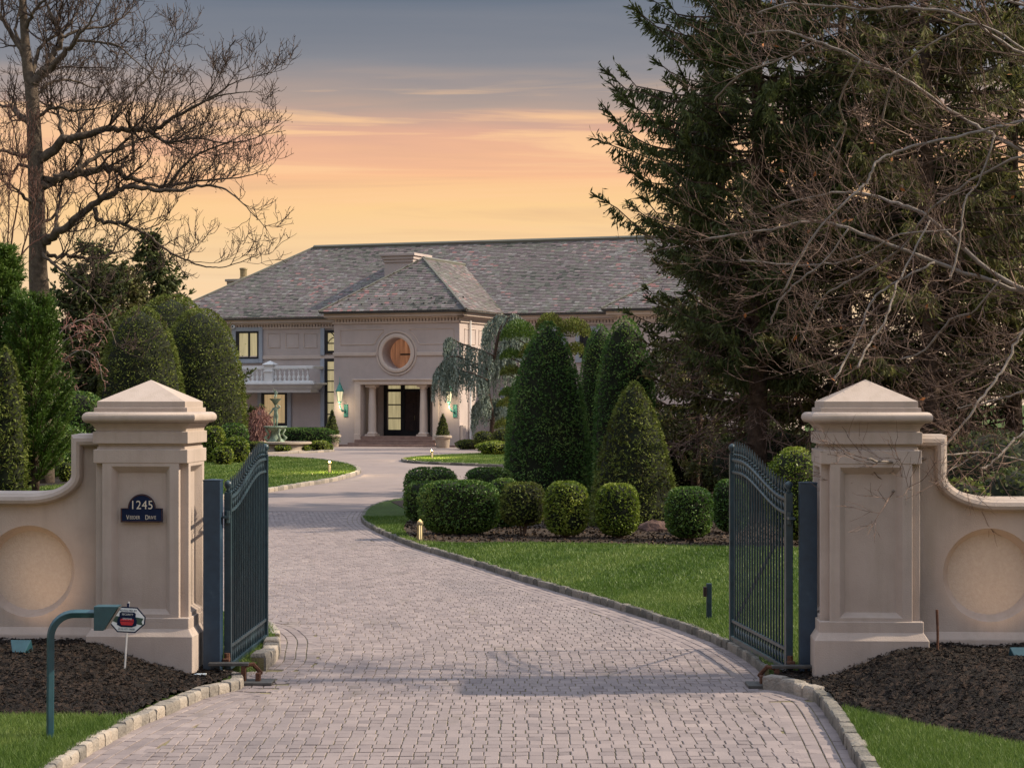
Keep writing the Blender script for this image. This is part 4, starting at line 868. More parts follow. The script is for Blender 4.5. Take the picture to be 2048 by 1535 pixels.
# windows of the left wing
def window(px0, px1, py0, py1, bars_u=(), bars_z=(), m='glow', trim=.28, v=VW, fr=.14, left_reveal=0.):
    u0, u1 = HU(px0, v), HU(px1, v); z0, z1 = HZ(py1, u0, v), HZ(py0, u0, v)
    w = hb('window', M['black'], (u0, u0 + fr + left_reveal, v - .10, v + .02, z0, z1), (u1 - fr, u1, v - .10, v + .02, z0, z1), (u0 + fr, u1 - fr, v - .10, v + .02, z0, z0 + fr), (u0 + fr, u1 - fr, v - .10, v + .02, z1 - fr, z1))
    hb('pane', M[m], (u0 + fr, u1 - fr, v - .03, v - .01, z0 + fr, z1 - fr), par=w)
    for a in bars_u: q = u0 + (u1 - u0) * a; hb('glazing_bar', M['black'], (q - .07, q + .07, v - .09, v - .031, z0 + fr, z1 - fr), par=w)
    for a in bars_z: q = HZ(a, u0, v); hb('glazing_bar', M['black'], (u0 + fr, u1 - fr, v - .085, v - .031, q - .04, q + .04), par=w)
    if trim: hb('surround', M['blue'], (u0 - trim, u0, v - .14, v, z0 - trim, z1 + trim), (u1, u1 + trim, v - .14, v, z0 - trim, z1 + trim), (u0, u1, v - .14, v, z1, z1 + trim), (u0, u1, v - .16, v, z0 - trim, z0), par=w, b=.02)
    return w
window(473, 519, 662.5, 718, bars_u=(.57,), left_reveal=.1)
window(524, 576, 783, 851, m='glow2', fr=.2)
w = window(650.5, 688, 660, 707, bars_z=(686.5,), left_reveal=.02, fr=.2, trim=0)
window(650.5, 688, 717, 851, bars_z=(740, 762, 783.5, 805, 828), fr=.2, trim=0)
u0 = HU(650.5, VW); hb('window_surround', M['blue'], (u0 - .3, u0, VW - .16, VW, HZ(853, u0, VW), zs - .12), (u0 - .3, u0, VW - .16, VW, zs + .12, HZ(656, u0, VW)), b=.02)
uu0, uu1 = HU(656, VW), HU(686, VW); zz0, zz1 = HZ(686, uu0, VW), HZ(663, uu0, VW)
for a, b in (((uu0, zz0), (uu1, zz1)), ((uu0, zz1), (uu1, zz0))):
    mb = MB(TH); t_ = np.linspace(0, 1, 7); mb.tube(np.stack([a[0] + (b[0] - a[0]) * t_ + .0 * t_, np.full(7, VW - .06), a[1] + (b[1] - a[1]) * t_ + .12 * np.sin(t_ * 2 * np.pi)], 1), .035, 4); mb.build('glazing_bar', M['black'], w)
window(400, 440, 662.5, 718, bars_u=(.5,))
for a in (1010, 1090, 1160): window(a, a + 34, 662, 716, bars_u=(.5,), m='black'); window(a, a + 34, 783, 850, bars_u=(.5,), m='black')
# balcony
bv0, bv1 = VW - 1.7, VW; bu1 = HU(624, bv0); bu0 = HU(380, bv0); zsl = HZ(766, bu1, bv0)
mb = MB(TH)
mb.rings([np.array([(bu0, bv0 - e, q), (bu1 + e, bv0 - e, q), (bu1 + e, bv1, q), (bu0, bv1, q)]) for e, q in ((-.25, zsl - .62), (-.25, zsl - .45), (-.05, zsl - .32), (.05, zsl - .12), (.33, zsl - .08), (.33, zsl + .05))]); bev(mb.build('balcony_slab', M['wtrim'], house), .02)
zr0, zr1 = zsl + .05, HZ(731, bu1, bv0)
rail = hb('balustrade_rail', M['wtrim'], (bu0, bu1 + .1, bv0 - .05, bv0 + .25, zr1 - .22, zr1), (bu1 - .2, bu1 + .1, bv0 + .25, bv1, zr1 - .22, zr1), b=.03)
hb('balustrade_base', M['wtrim'], (bu0, bu1 + .1, bv0 - .05, bv0 + .25, zr0, zr0 + .12), b=.02)
pu = HU(540.5, bv0 + .1)
for u in np.arange(bu0 + .3, bu1 - .1, .345):
    if abs(u - pu) < .36: continue
    mb = MB(TH); b0, b1 = zr0 + .12, zr1 - .22; h = b1 - b0
    mb.lathe([(.10, b0), (.10, b0 + .06 * h), (.06, b0 + .1 * h), (.115, b0 + .26 * h), (.12, b0 + .34 * h), (.06, b0 + .5 * h), (.05, b0 + .56 * h), (.085, b0 + .66 * h), (.08, b0 + .72 * h), (.045, b0 + .84 * h), (.09, b0 + .96 * h), (.09, b1)], u, bv0 + .1, 9)
    mb.build('baluster', M['wtrim'], house, True)
mb = MB(TH); mb.sq([(.30, zr0), (.30, zr0 + .7), (.36, zr0 + .72), (.36, zr0 + .8), (.28, zr0 + .82), (.28, zr1 + .04), (.40, zr1 + .06), (.40, zr1 + .12), (.01, zr1 + .36)], pu, bv0 + .1); bev(mb.build('balustrade_pier', M['wtrim'], house), .01)
# side buttress and downpipe right of the portico
hb('pilaster', M['htrim'], (PW + .02, PW + .22, .05, .55, 0, 1.35), b=.02)
mb = MB(TH); mb.tube([(PW + .12, 1.5, 0), (PW + .12, 1.5, EZ - .4)], .07, 8); mb.build('downpipe', M['wtrim'], house)

# roofs with single slates
def roof_plane(par, P, row=.205, wid=.30, single=0):
    """P: planar polygon, first edge is the eave"""
    P = [np.array(p, float) for p in P]; e = P[1] - P[0]; ex = e / np.linalg.norm(e); nrm = np.cross(ex, P[2] - P[0]); nrm /= np.linalg.norm(nrm)
    if nrm[2] < 0: nrm = -nrm
    up = np.cross(nrm, ex); up = up if up[2] > 0 else -up
    mb = MB(TH); mb.add(np.array(P), [tuple(range(len(P)))]); mb.build('underlay', M['roofbase'], par)
    Q = np.array([((p - P[0]) @ ex, (p - P[0]) @ up) for p in P]); x0, x1, y1 = Q[:, 0].min(), Q[:, 0].max(), Q[:, 1].max(); C = []; Wd = []
    nr = int(y1 / row); 
    for j in range(nr):
        n = int((x1 - x0) / wid); w = wid * RNG.uniform(.6, 1.35, n); c = x0 + np.cumsum(w) - w / 2; C.append(np.stack([c, np.full(n, (j + .5) * row)], 1)); Wd.append(w)
    C = np.concatenate(C); Wd = np.concatenate(Wd); ok = inside(C, Q); C = C[ok]; Wd = Wd[ok] * .965; n = len(C)
    lift = .028 + .012 * RNG.random(n); B = P[0] + C[:, :1] * ex + C[:, 1:] * up
    hx = ex * (Wd / 2)[:, None]; lo = up * (-row * .62 + RNG.normal(size=(n, 1)) * .008); hi = up * (row * .6)
    a = B - hx + lo + nrm * lift[:, None]; b = B + hx + lo + nrm * lift[:, None]; c = B + hx + hi + nrm * .006; d = B - hx + hi + nrm * .006; a2 = a - nrm * .025; b2 = b - nrm * .025
    V = np.stack([a, b, c, d, a2, b2], 1).reshape(-1, 3); k = np.arange(n)[:, None] * 6
    base = .5 + .13 * np.sin(C[:, 0] * .55 + .4 * C[:, 1]) + .1 * np.sin(C[:, 1] * .9 - C[:, 0] * .21)
    t = np.clip(base + .19 * RNG.normal(size=n), 0, 1)
    if single:                                      # the lowest, largest courses are slates of their own
        E3 = TH(np.array([[0, 0, 0], ex, up, nrm], float)); fx_, fu_, fn_ = (E3[1:] - E3[0]); srt = np.argsort(C[:, 1])[:single]; msk = np.ones(n, bool); msk[srt] = False
        var = []
        for q in range(10):
            b_ = MB(); rs = [np.array([(-.5, y0 + .0, z0), (.5, y0, z0), (.5, y1_, z1_), (-.5, y1_, z1_)]) for y0, z0, y1_, z1_ in ((-row * .62, .008, row * .6, -.002), (-row * .62, .024, row * .6, .005))]; b_.rings(rs, tint=q / 9.); o_ = b_.build('slate', M['slate'], origin=(0, 0, 0)); var.append(o_.data); bpy.data.objects.remove(o_)
        from mathutils import Matrix
        Mx = Matrix(((fx_[0], fu_[0], fn_[0]), (fx_[1], fu_[1], fn_[1]), (fx_[2], fu_[2], fn_[2]))).to_4x4(); base_w = TH(P[0][None])[0]
        for i in srt:
            o_ = bpy.data.objects.new('slate', var[int(t[i] * 9.99)]); COL.objects.link(o_); o_.parent = par
            o_.matrix_local = Matrix.Translation(Vector(base_w + C[i, 0] * fx_ + C[i, 1] * fu_ + fn_ * .002 * random.random() - LOC[par])) @ Mx @ Matrix.Diagonal((Wd[i], 1, 1, 1))
        V = V.reshape(n, 6, 3)[msk].reshape(-1, 3); t = t[msk]; n = len(t); k = np.arange(n)[:, None] * 6
    mb = MB(TH); mb.add(V, np.concatenate([k + [[0, 1, 2, 3]], k + [[4, 5, 1, 0]]]), np.tile(t, 2))
    o = mb.build('slates', M['slate'], par); o['kind'] = 'stuff'
def ridge_line(par, a, b, w=.16):
    mb = MB(TH); mb.tube(np.array([a, b]), w, 6); mb.build('ridge_cap', M['slate'], par)
def part_empty(name, par):
    mb = MB(TH); mb.box(8, 8.1, 9, 9.1, 9, 9.1); return mb.build(name, M['roofbase'], par)
ez = ze + .50; oh = .72; e0, e1 = VW - oh, VB + oh; vm = (e0 + e1) / 2; hr = HZ(496, uRE, vm); run = vm - e0
a0 = uRE - run; a1 = UR + 3; b1 = a1 - run
roof = part_empty('main_roof', house)
roof_plane(roof, [(a0, e0, ez), (a1, e0, ez), (b1, vm, hr), (uRE, vm, hr)])
roof_plane(roof, [(a0, e1, ez), (a0, e0, ez), (uRE, vm, hr)]); roof_plane(roof, [(a1, e0, ez), (a1, e1, ez), (b1, vm, hr)])
mb = MB(TH); mb.add([(a1, e1, ez), (a0, e1, ez), (uRE, vm, hr), (b1, vm, hr)], [(0, 1, 2, 3)]); mb.build('rear_slope', M['slate'], roof)
ridge_line(roof, (uRE, vm, hr + .05), (b1, vm, hr + .05)); ridge_line(roof, (uRE, vm, hr + .02), (a0, e0, ez + .02), .1); ridge_line(roof, (b1, vm, hr + .02), (a1, e0, ez + .02), .1)
hb('soffit', M['htrim'], (a0, a1, e0, VW + .3, ez - .06, ez - .02))
def hip_block(p0, p1, vf, zt_, par, single=0):
    """small hip roof reaching back into the main roof"""
    um = (p0 + p1) / 2; w2 = (p1 - p0) / 2; ht = zt_ - ez; va = vf + w2; vb = e0 + run * ht / (hr - ez)
    roof_plane(par, [(p0, vf, ez), (p1, vf, ez), (um, va, zt_)], single=single)
    roof_plane(par, [(p1, vf, ez), (p1, e0, ez), (um, vb, zt_), (um, va, zt_)]); roof_plane(par, [(p0, e0, ez), (p0, vf, ez), (um, va, zt_), (um, vb, zt_)])
    ridge_line(par, (um, va, zt_ + .03), (um, vb, zt_ + .03), .12); ridge_line(par, (p0, vf, ez + .02), (um, va, zt_), .09); ridge_line(par, (p1, vf, ez + .02), (um, va, zt_), .09)
pr = part_empty('portico_roof', house); hip_block(-oh, PW + oh, -oh, HZ(517, PW / 2, 4.4), pr, 300)
hb('portico_soffit', M['htrim'], (-oh, PW + oh, -oh, VW, ez - .05, ez - .015))
# snow guards on the portico roof
for j in range(2):
    for k in range(13):
        u = -.2 + k * .72 + .3 * j; zz = ez + (.55 + .5 * j) * (HZ(517, PW / 2, 4.4) - ez) / (PW / 2 + oh)
        mb = MB(TH); mb.box(u, u + .09, -oh + .55 + .5 * j, -oh + .62 + .5 * j, zz, zz + .11); mb.build('snow_guard', M['copper'], pr)
# right projecting wing
wu0, wu1, wv = HU(1232, VW - 4), HU(1520, VW - 4), VW - 4
hb('right_wing', M['hwall'], (wu0, wu1, wv, VW, 0, EZ)); rw = part_empty('right_wing_roof', house); hip_block(wu0 - oh, wu1 + oh, wv - oh, ez + 3.6, rw); cornice([(wu0, wv), (wu1, wv)], ze)
cornice([(wu0 - .001, VW), (wu0, wv)], ze)
# chimneys
def chimney(px0, px1, py_top, v, dep, zbot, m, pot=False):
    u0, u1 = HU(px0, v), HU(px1, v); zt_ = HZ(py_top, u0, v); mb = MB(TH); cu, cv = (u0 + u1) / 2, v + dep / 2; hx, hy = (u1 - u0) / 2, dep / 2
    ring = lambda e, q: np.array([(cu - hx - e, cv - hy - e, q), (cu + hx + e, cv - hy - e, q), (cu + hx + e, cv + hy + e, q), (cu - hx - e, cv + hy + e, q)])
    mb.rings([ring(-.22, zbot), ring(-.22, zt_ - .62), ring(-.14, zt_ - .6), ring(-.14, zt_ - .42), ring(-.06, zt_ - .4), ring(-.06, zt_ - .2), ring(.04, zt_ - .18), ring(.04, zt_)])
    c = mb.build('chimney', m, house); bev(c, .02)
    if pot: mb = MB(TH); mb.lathe([(.28, zt_), (.3, zt_ + .1), (.24, zt_ + .2), (.25, zt_ + .7), (.3, zt_ + .75), (.28, zt_ + .85)], cu, cv, 12); mb.build('chimney_pot', M['brass'], c)
chimney(760, 828, 507, 8.6, 3.0, 9.2, M['hwall']); chimney(451, 494, 558, 13.5, 2.2, 8, M['stone'], True)
# step flashing between chimney and portico roof is real geometry: a cricket
mb = MB(TH); q0 = HU(762, 8.6); mb.add([(q0 - 2.6, 7.6, ez + 1.2), (q0 + .4, 7.6, ez + 1.2), (q0 + .4, 8.9, ez + 2.4)], [(0, 1, 2)]); mb.build('flashing', M['copper'], house)

# things fixed to or standing by the house
def lantern(px, label, zc):
    u = HU(px, -.35); r = thing('wall_lantern', tuple(TH(np.array([[u, -.35, zc]]))[0]), label, 'lantern', 'lanterns flanking the entrance'); v = -.42; b = lambda: MB(TH)
    mb = b(); mb.box(u + .10, u + .38, -.06, 0, zc - 1.35, zc - .55); bev(mb.build('back_plate', M['verdi'], r), .02)
    mb = b(); mb.tube([(u + .22, -.05, zc - 1.0), (u + .12, -.3, zc - .95), (u + .02, -.42, zc - .75), (u, -.42, zc - .45)], [.05, .06, .05, .04], 7); mb.build('scroll_arm', M['verdi'], r, True)
    mb = b(); mb.lathe([(.04, zc - .5), (.13, zc - .42), (.15, zc - .36)], u, v, 6); mb.build('cup', M['verdi'], r)
    mb = b(); mb.lathe([(.13, zc - .36), (.22, zc + .26)], u, v, 6); mb.build('glass', M['bulb2'], r)
    for k in range(6):
        a = k * math.pi / 3; mb = b(); mb.tube([(u + .14 * math.cos(a), v + .14 * math.sin(a), zc - .36), (u + .235 * math.cos(a), v + .235 * math.sin(a), zc + .27)], .018, 4); mb.build('glazing_rib', M['verdi'], r)
    mb = b(); mb.lathe([(.27, zc + .26), (.29, zc + .30), (.2, zc + .42), (.15, zc + .58), (.1, zc + .68), (.05, zc + .74), (.07, zc + .78), (.02, zc + .84), (.012, zc + 1.2)], u, v, 10); mb.build('hood', M['verdi'], r, True)
    ld = bpy.data.lights.new('lantern_lamp', 'POINT'); ld.energy = 26; ld.color = (1, .8, .5); ld.shadow_soft_size = .12; lo = bpy.data.objects.new('lantern_lamp', ld); COL.objects.link(lo); lo.parent = r
    lo.location = TH(np.array([[u - .05, v - .2, zc - .72]]))[0] - LOC[r]
lantern(680.5, 'verdigris wall lantern left of the entrance beside the tall window', HZ(791, 0, -.4))
lantern(899, 'verdigris wall lantern half hidden by the weeping cedar', HZ(791, PW, -.4))
def planter(px, Zp, label1, label2, wpx, ytop):
    c = np.array([(px - CX) * Zp / F, Zp, 0.018]); k = px2m(wpx / 2, Zp); h = .78
    mb = MB(); mb.lathe([(k * .68, .018), (k * .72, .06), (k * .82, h * .7), (k * .86, h * .78), (k * 1.02, h * .82), (k * 1.02, h * .96), (k * .9, h), (k * .84, h * .97), (k * .8, h * .8)], c[0], c[1], 20)
    tag(smooth_by(mb.build('planter', M['stone']), 35), label1, 'planter', 'stone planters flanking the steps')
    return c, h
# ------------------------------------------------------------------ clipped shrubs
def shrub(name, label, c, rad, h, prof, m, leaf=(.07, .035), dens=420, group=None, cat='shrub', z0=.0, stems=0, rough=.04, radial=(1., 1.), seed=0, bottom=True, tilt=.9, lobes=.0):
    """leafy shell over a dark core; prof(t) gives the radius along the height"""
    rng = np.random.default_rng(seed + 100); c = np.array(c, float); r = thing(name, tuple(c), label, cat, group)
    ts = np.linspace(0, 1, 200); pr = np.array([prof(t) for t in ts]) * rad; sl = np.sqrt(np.gradient(pr) ** 2 + (h / 199) ** 2); w = pr * sl; area = (w * 2 * np.pi).sum(); cum = np.cumsum(w) / w.sum()
    n = int(area * dens); t = np.interp(rng.random(n), cum, ts); a = rng.uniform(0, 2 * np.pi, n)
    lob = 1 + lobes * np.sin(a * 3 + seed) * np.sin(t * 5 + seed) + lobes * .6 * np.sin(a * 7 + t * 9 + seed)
    rr = np.interp(t, ts, pr) * lob * (1 + rough * rng.normal(size=n)) - rng.exponential(.022, n) * min(1, rad)
    stray = rng.random(n) < .02; rr[stray] += rng.exponential(.05, stray.sum()) * min(1., rad)
    dp = np.interp(t, ts, np.gradient(pr)) / (h / 199)
    Nn = np.stack([np.cos(a) * radial[0], np.sin(a) * radial[1], -dp], 1); Nn = unit(Nn)
    P = c + np.stack([rr * np.cos(a) * radial[0], rr * np.sin(a) * radial[1], z0 + t * h], 1)
    D = Nn * .55 + rng.normal(size=(n, 3)) * tilt * .6; mb = MB(); s = rng.uniform(.7, 1.3, n)
    patch = .5 + .5 * np.sin(P[:, 0] * 3.1 + seed) * np.sin(P[:, 2] * 2.7 + P[:, 1] * 2.2)
    gap = np.sin(P[:, 0] * 5.3 + seed * 2) * np.sin(P[:, 2] * 4.7 - seed) * np.sin(P[:, 1] * 4.1 + P[:, 2] * 2.3); kp = rng.random(n) > .75 * np.clip((np.abs(gap) - .5) * 3, 0, 1)
    tn = np.clip(.42 * patch + .58 * rng.random(n) - .12 * (gap > .35), 0, 1); leaves(mb, P[kp], D[kp], (leaf[0] * s)[kp], (leaf[1] * s)[kp], rng, tn[kp]); mb.build('foliage', m, r)
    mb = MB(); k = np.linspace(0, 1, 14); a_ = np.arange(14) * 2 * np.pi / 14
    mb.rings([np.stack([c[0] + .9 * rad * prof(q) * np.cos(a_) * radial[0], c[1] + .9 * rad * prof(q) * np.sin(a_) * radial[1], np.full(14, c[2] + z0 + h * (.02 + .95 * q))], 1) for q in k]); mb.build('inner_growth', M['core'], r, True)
    if stems:
        for q in range(stems):
            b = rng.uniform(0, 2 * np.pi); e = rad * .55 * rng.uniform(.4, 1)
            mb = MB(); mb.tube([c + (0.04 * math.cos(b), .04 * math.sin(b), -.03), c + (e * .5 * math.cos(b), e * .5 * math.sin(b), (z0 + .1) * .5), c + (e * math.cos(b), e * math.sin(b), z0 + .2 * h)], [.022, .017, .012], 5); mb.build('stem', M['twig'], r)
    return r
bullet = lambda p, q: (lambda t: max(1 - t ** p, 0) ** q)
def ballp(e=2.6): return lambda t: max(1 - abs(2 * t - 1) ** e, 0) ** (1 / e)
def domep(e=2.2): return lambda t: (max(1 - t ** e, 0) ** (1 / e)) * (.86 + .14 * min(1, t * 5))
def hedge_at(px, Z, wpx, ytop, name, label, m, prof, zbase=LZ, dz=0., **kw):
    h = HC - (ytop - HY) * Z / F - zbase; c = ((px - CX) * Z / F, Z, zbase); return shrub(name, label, c, px2m(wpx / 2, Z), h - dz, prof, m, z0=dz, **kw)
# tall yew cones
hedge_at(1096, 52, 174, 640, 'clipped_yew', 'tallest dark green clipped yew cone right of the portico', M['yew'], bullet(2.3, .6), leaf=(.085, .03), dens=620, seed=1, rough=.025)
hedge_at(1036, 56, 56, 745, 'clipped_yew', 'narrow clipped yew tucked against the left side of the tallest cone', M['yew'], bullet(2.6, .6), leaf=(.085, .03), dens=520, seed=2, rough=.03)
hedge_at(1200, 66, 92, 646, 'clipped_yew', 'dark clipped yew column just right of the tallest cone', M['yew'], bullet(4, .6), leaf=(.09, .035), dens=420, seed=3, rough=.025)
hedge_at(1250, 58, 128, 630, 'clipped_yew', 'broad dark clipped yew column behind the front cone', M['yew'], bullet(3.6, .6), leaf=(.09, .035), dens=420, seed=4, rough=.03)
hedge_at(1268, 44.2, 178, 759, 'clipped_yew', 'olive clipped yew cone standing in front of the others', M['yew2'], bullet(1.55, .66), leaf=(.075, .028), dens=760, seed=5, rough=.03)
# rounded hollies at the front of the bed
for i, (px, Z, w, yt, m, lab) in enumerate(((1133, 40.4, 88, 962, 'boxy', 'yellow green clipped ball shrub nearest the dark hedge'), (1235, 40.2, 86, 966, 'boxy', 'yellow green clipped ball shrub in front of the olive cone'),
        (1378, 39.6, 94, 973, 'box', 'green clipped ball shrub left of the right gate leaf'), (1462, 41.5, 70, 958, 'box', 'green clipped ball shrub partly hidden by the right gate leaf'))):
    hedge_at(px, Z, w, yt, 'ball_shrub', lab, M[m], ballp(3.2), dz=.07, leaf=(.052, .03), dens=1500, stems=7, seed=10 + i, group='clipped ball shrubs', rough=.03, lobes=.02)
hedge_at(1590, 38.5, 120, 893, 'holly_shrub', 'pale green holly shrub between the right post and pillar', M['boxy'], ballp(2.2), dz=.1, leaf=(.055, .03), dens=1000, seed=16, lobes=.05)
for i, (px, Z, w, yt, rad, lab) in enumerate(((862, 49, 108, 934, (1, 1.2), 'dark clipped hedge mound at the left rear of the bed'), (978, 51, 100, 934, (1, 1), 'dark low clipped mound in front of the tallest cone'), (850, 45.5, 84, 962, (1, 1), 'dark clipped mound overhanging the lawn edge'),
        (918, 41.4, 162, 960, (1, .6), 'broad dark clipped hedge behind the near bollard light'), (1008, 43.5, 60, 956, (1, 1), 'narrow dark clipped mound between two hedges'), (1046, 41.0, 88, 964, (1, .9), 'dark clipped shrub with bare forked stems showing'))):
    hedge_at(px, Z, w, yt, 'clipped_hedge', lab, M['box'] if i != 5 else M['yew2'], ballp(3.4), dz=.04 if i != 5 else .22, leaf=(.058, .03), dens=1050, stems=6 if i < 5 else 9, seed=20 + i, group='dark clipped hedge group', radial=rad, rough=.03, lobes=.015)
# left domes and hedges
hedge_at(282, 94, 184, 612, 'clipped_yew', 'leftmost clipped yew dome behind the numbered pillar', M['yew2'], domep(2.3), leaf=(.14, .05), dens=150, seed=31, rough=.02)
hedge_at(343, 103, 226, 588, 'clipped_yew', 'tallest clipped yew dome left of the house', M['yew2'], domep(2.3), leaf=(.14, .05), dens=150, seed=32, rough=.02)
hedge_at(400, 99, 190, 616, 'clipped_yew', 'clipped yew dome standing against the balcony', M['yew2'], domep(2.4), leaf=(.14, .05), dens=170, seed=33, rough=.02)
for i, (px, Z, w, yt, lab) in enumerate(((428, 91, 46, 852, 'yellow green clipped shrub beside the numbered pillar'), (467, 94, 60, 846, 'green clipped shrub at the foot of the yew dome'), (472, 91, 50, 874, 'yellow green clipped shrub nearest the gate'), (446, 88, 40, 892, 'low yellow green clipped shrub at the lawn edge'))):
    hedge_at(px, Z, w, yt, 'clipped_shrub', lab, M['boxy'] if i != 1 else M['box'], ballp(3), leaf=(.11, .06), dens=330, seed=40 + i, group='clipped shrubs below the yew domes', lobes=.03)
for i, (px, Z, w, yt, lab) in enumerate(((512, 111, 50, 883, 'flat clipped hedge cushion left of the fountain basin'), (566, 113, 34, 890, 'clipped green cushion in front of the fountain basin'), (606, 114, 32, 890, 'clipped green cushion right of the fountain basin'), (640, 115, 40, 881, 'larger clipped green cushion near the left planter'), (658, 115.5, 18, 888, 'smallest clipped cushion at the end of the fountain bed'))):
    hedge_at(px, Z, w, yt, 'cushion_shrub', lab, M['yew2'] if i == 0 else M['boxy'], ballp(2.6), zbase=.09, leaf=(.11, .05), dens=330, seed=50 + i, group='cushion shrubs at the fountain')
hedge_at(612, 128, 130, 855, 'wall_hedge', 'dark low hedge along the house wall behind the fountain', M['yew'], ballp(3.4), zbase=.05, leaf=(.12, .05), dens=200, seed=56, radial=(1, .35), lobes=.05)
hedge_at(990, 105, 78, 881, 'spreading_shrub', 'yellow green spreading shrub on the small lawn island', M['boxy'], lambda t: (.55 + .45 * math.sin(min(t * 1.3, 1) * math.pi / 2)) * (1 - max(t - .6, 0) ** 2 * 5.5) if t < 1 else .05, leaf=(.12, .05), dens=300, seed=57, lobes=.06)
for i, (px, Z, w, yt, lab) in enumerate(((968, 119, 40, 862, 'small flat topped shrub at the portico corner'), (1004, 118, 40, 858, 'small rounded shrub right of the flat topped one'), (935, 121, 46, 879, 'low ground cover beside the right planter'))):
    hedge_at(px, Z, w, yt, 'low_shrub', lab, M['yew2'], ballp(2.5), zbase=.02, leaf=(.12, .05), dens=260, seed=60 + i, lobes=.08)
for px, Zp, l1, l2, yt in ((664, 128.2, 'stone planter at the left of the entrance steps', 'clipped conical evergreen in the left planter', 815), (885.5, 124.6, 'stone planter at the right of the entrance steps', 'clipped conical evergreen in the right planter', 822)):
    c, h = planter(px, Zp, l1, l2, 36, yt); hh = HC - (yt - HY) * Zp / F - h
    shrub('cone_evergreen', l2, (c[0], c[1], h * .9), px2m(15, Zp), hh, lambda t: (1 - t) ** .8 * (.8 + .2 * min(1, t * 6)), M['yew2'], leaf=(.12, .045), dens=420, seed=70 + int(px), lobes=.05, rough=.06)
# rhododendrons and small evergreens behind the left wall
for i, (px, Z, w, yt, m, lab) in enumerate(((85, 72, 92, 866, 'box', 'glossy rhododendron behind the left wall beside the soft pine'), (132, 74, 86, 850, 'box', 'glossy rhododendron nearest the numbered pillar'), (160, 82, 110, 782, 'box', 'tall broadleaf evergreen rising behind the left pillar'), (60, 66, 32, 924, 'boxy', 'small yellow green clipped ball behind the left wall'), (132, 69, 30, 922, 'boxy', 'small yellow green ball nearest the mulch behind the wall'))):
    hedge_at(px, Z, w, yt, 'evergreen_shrub', lab, M[m], ballp(2.4), leaf=(.13, .06) if i < 3 else (.08, .05), dens=260 if i < 3 else 500, seed=80 + i, lobes=.09, rough=.07)
hedge_at(12, 58, 80, 690, 'columnar_evergreen', 'dense column evergreen at the left edge behind the wall', M['yew2'], bullet(2.4, .6), leaf=(.13, .04), dens=430, seed=90, lobes=.12, rough=.12)
# dark shrubs behind the right wall
for i, (px, Z, w, yt, lab) in enumerate(((1925, 30, 130, 955, 'low glossy evergreen right behind the curve of the right wall'), (2030, 31, 170, 935, 'dark evergreen shrub at the right edge behind the wall'), (1985, 38, 240, 860, 'tall dark evergreen shrub beyond the right wall'), (1680, 47, 220, 880, 'dark evergreen thicket behind the right pillar'), (1560, 56, 300, 860, 'dark undergrowth between the spruce trunks'), (1380, 60, 200, 850, 'dark undergrowth behind the olive cone'))):
    hedge_at(px, Z, w, yt, 'evergreen_thicket', lab, M['yew2'] if i in (0,) else M['spruce'], ballp(2.2), leaf=(.10, .05), dens=190, seed=95 + i, lobes=.14, rough=.12)

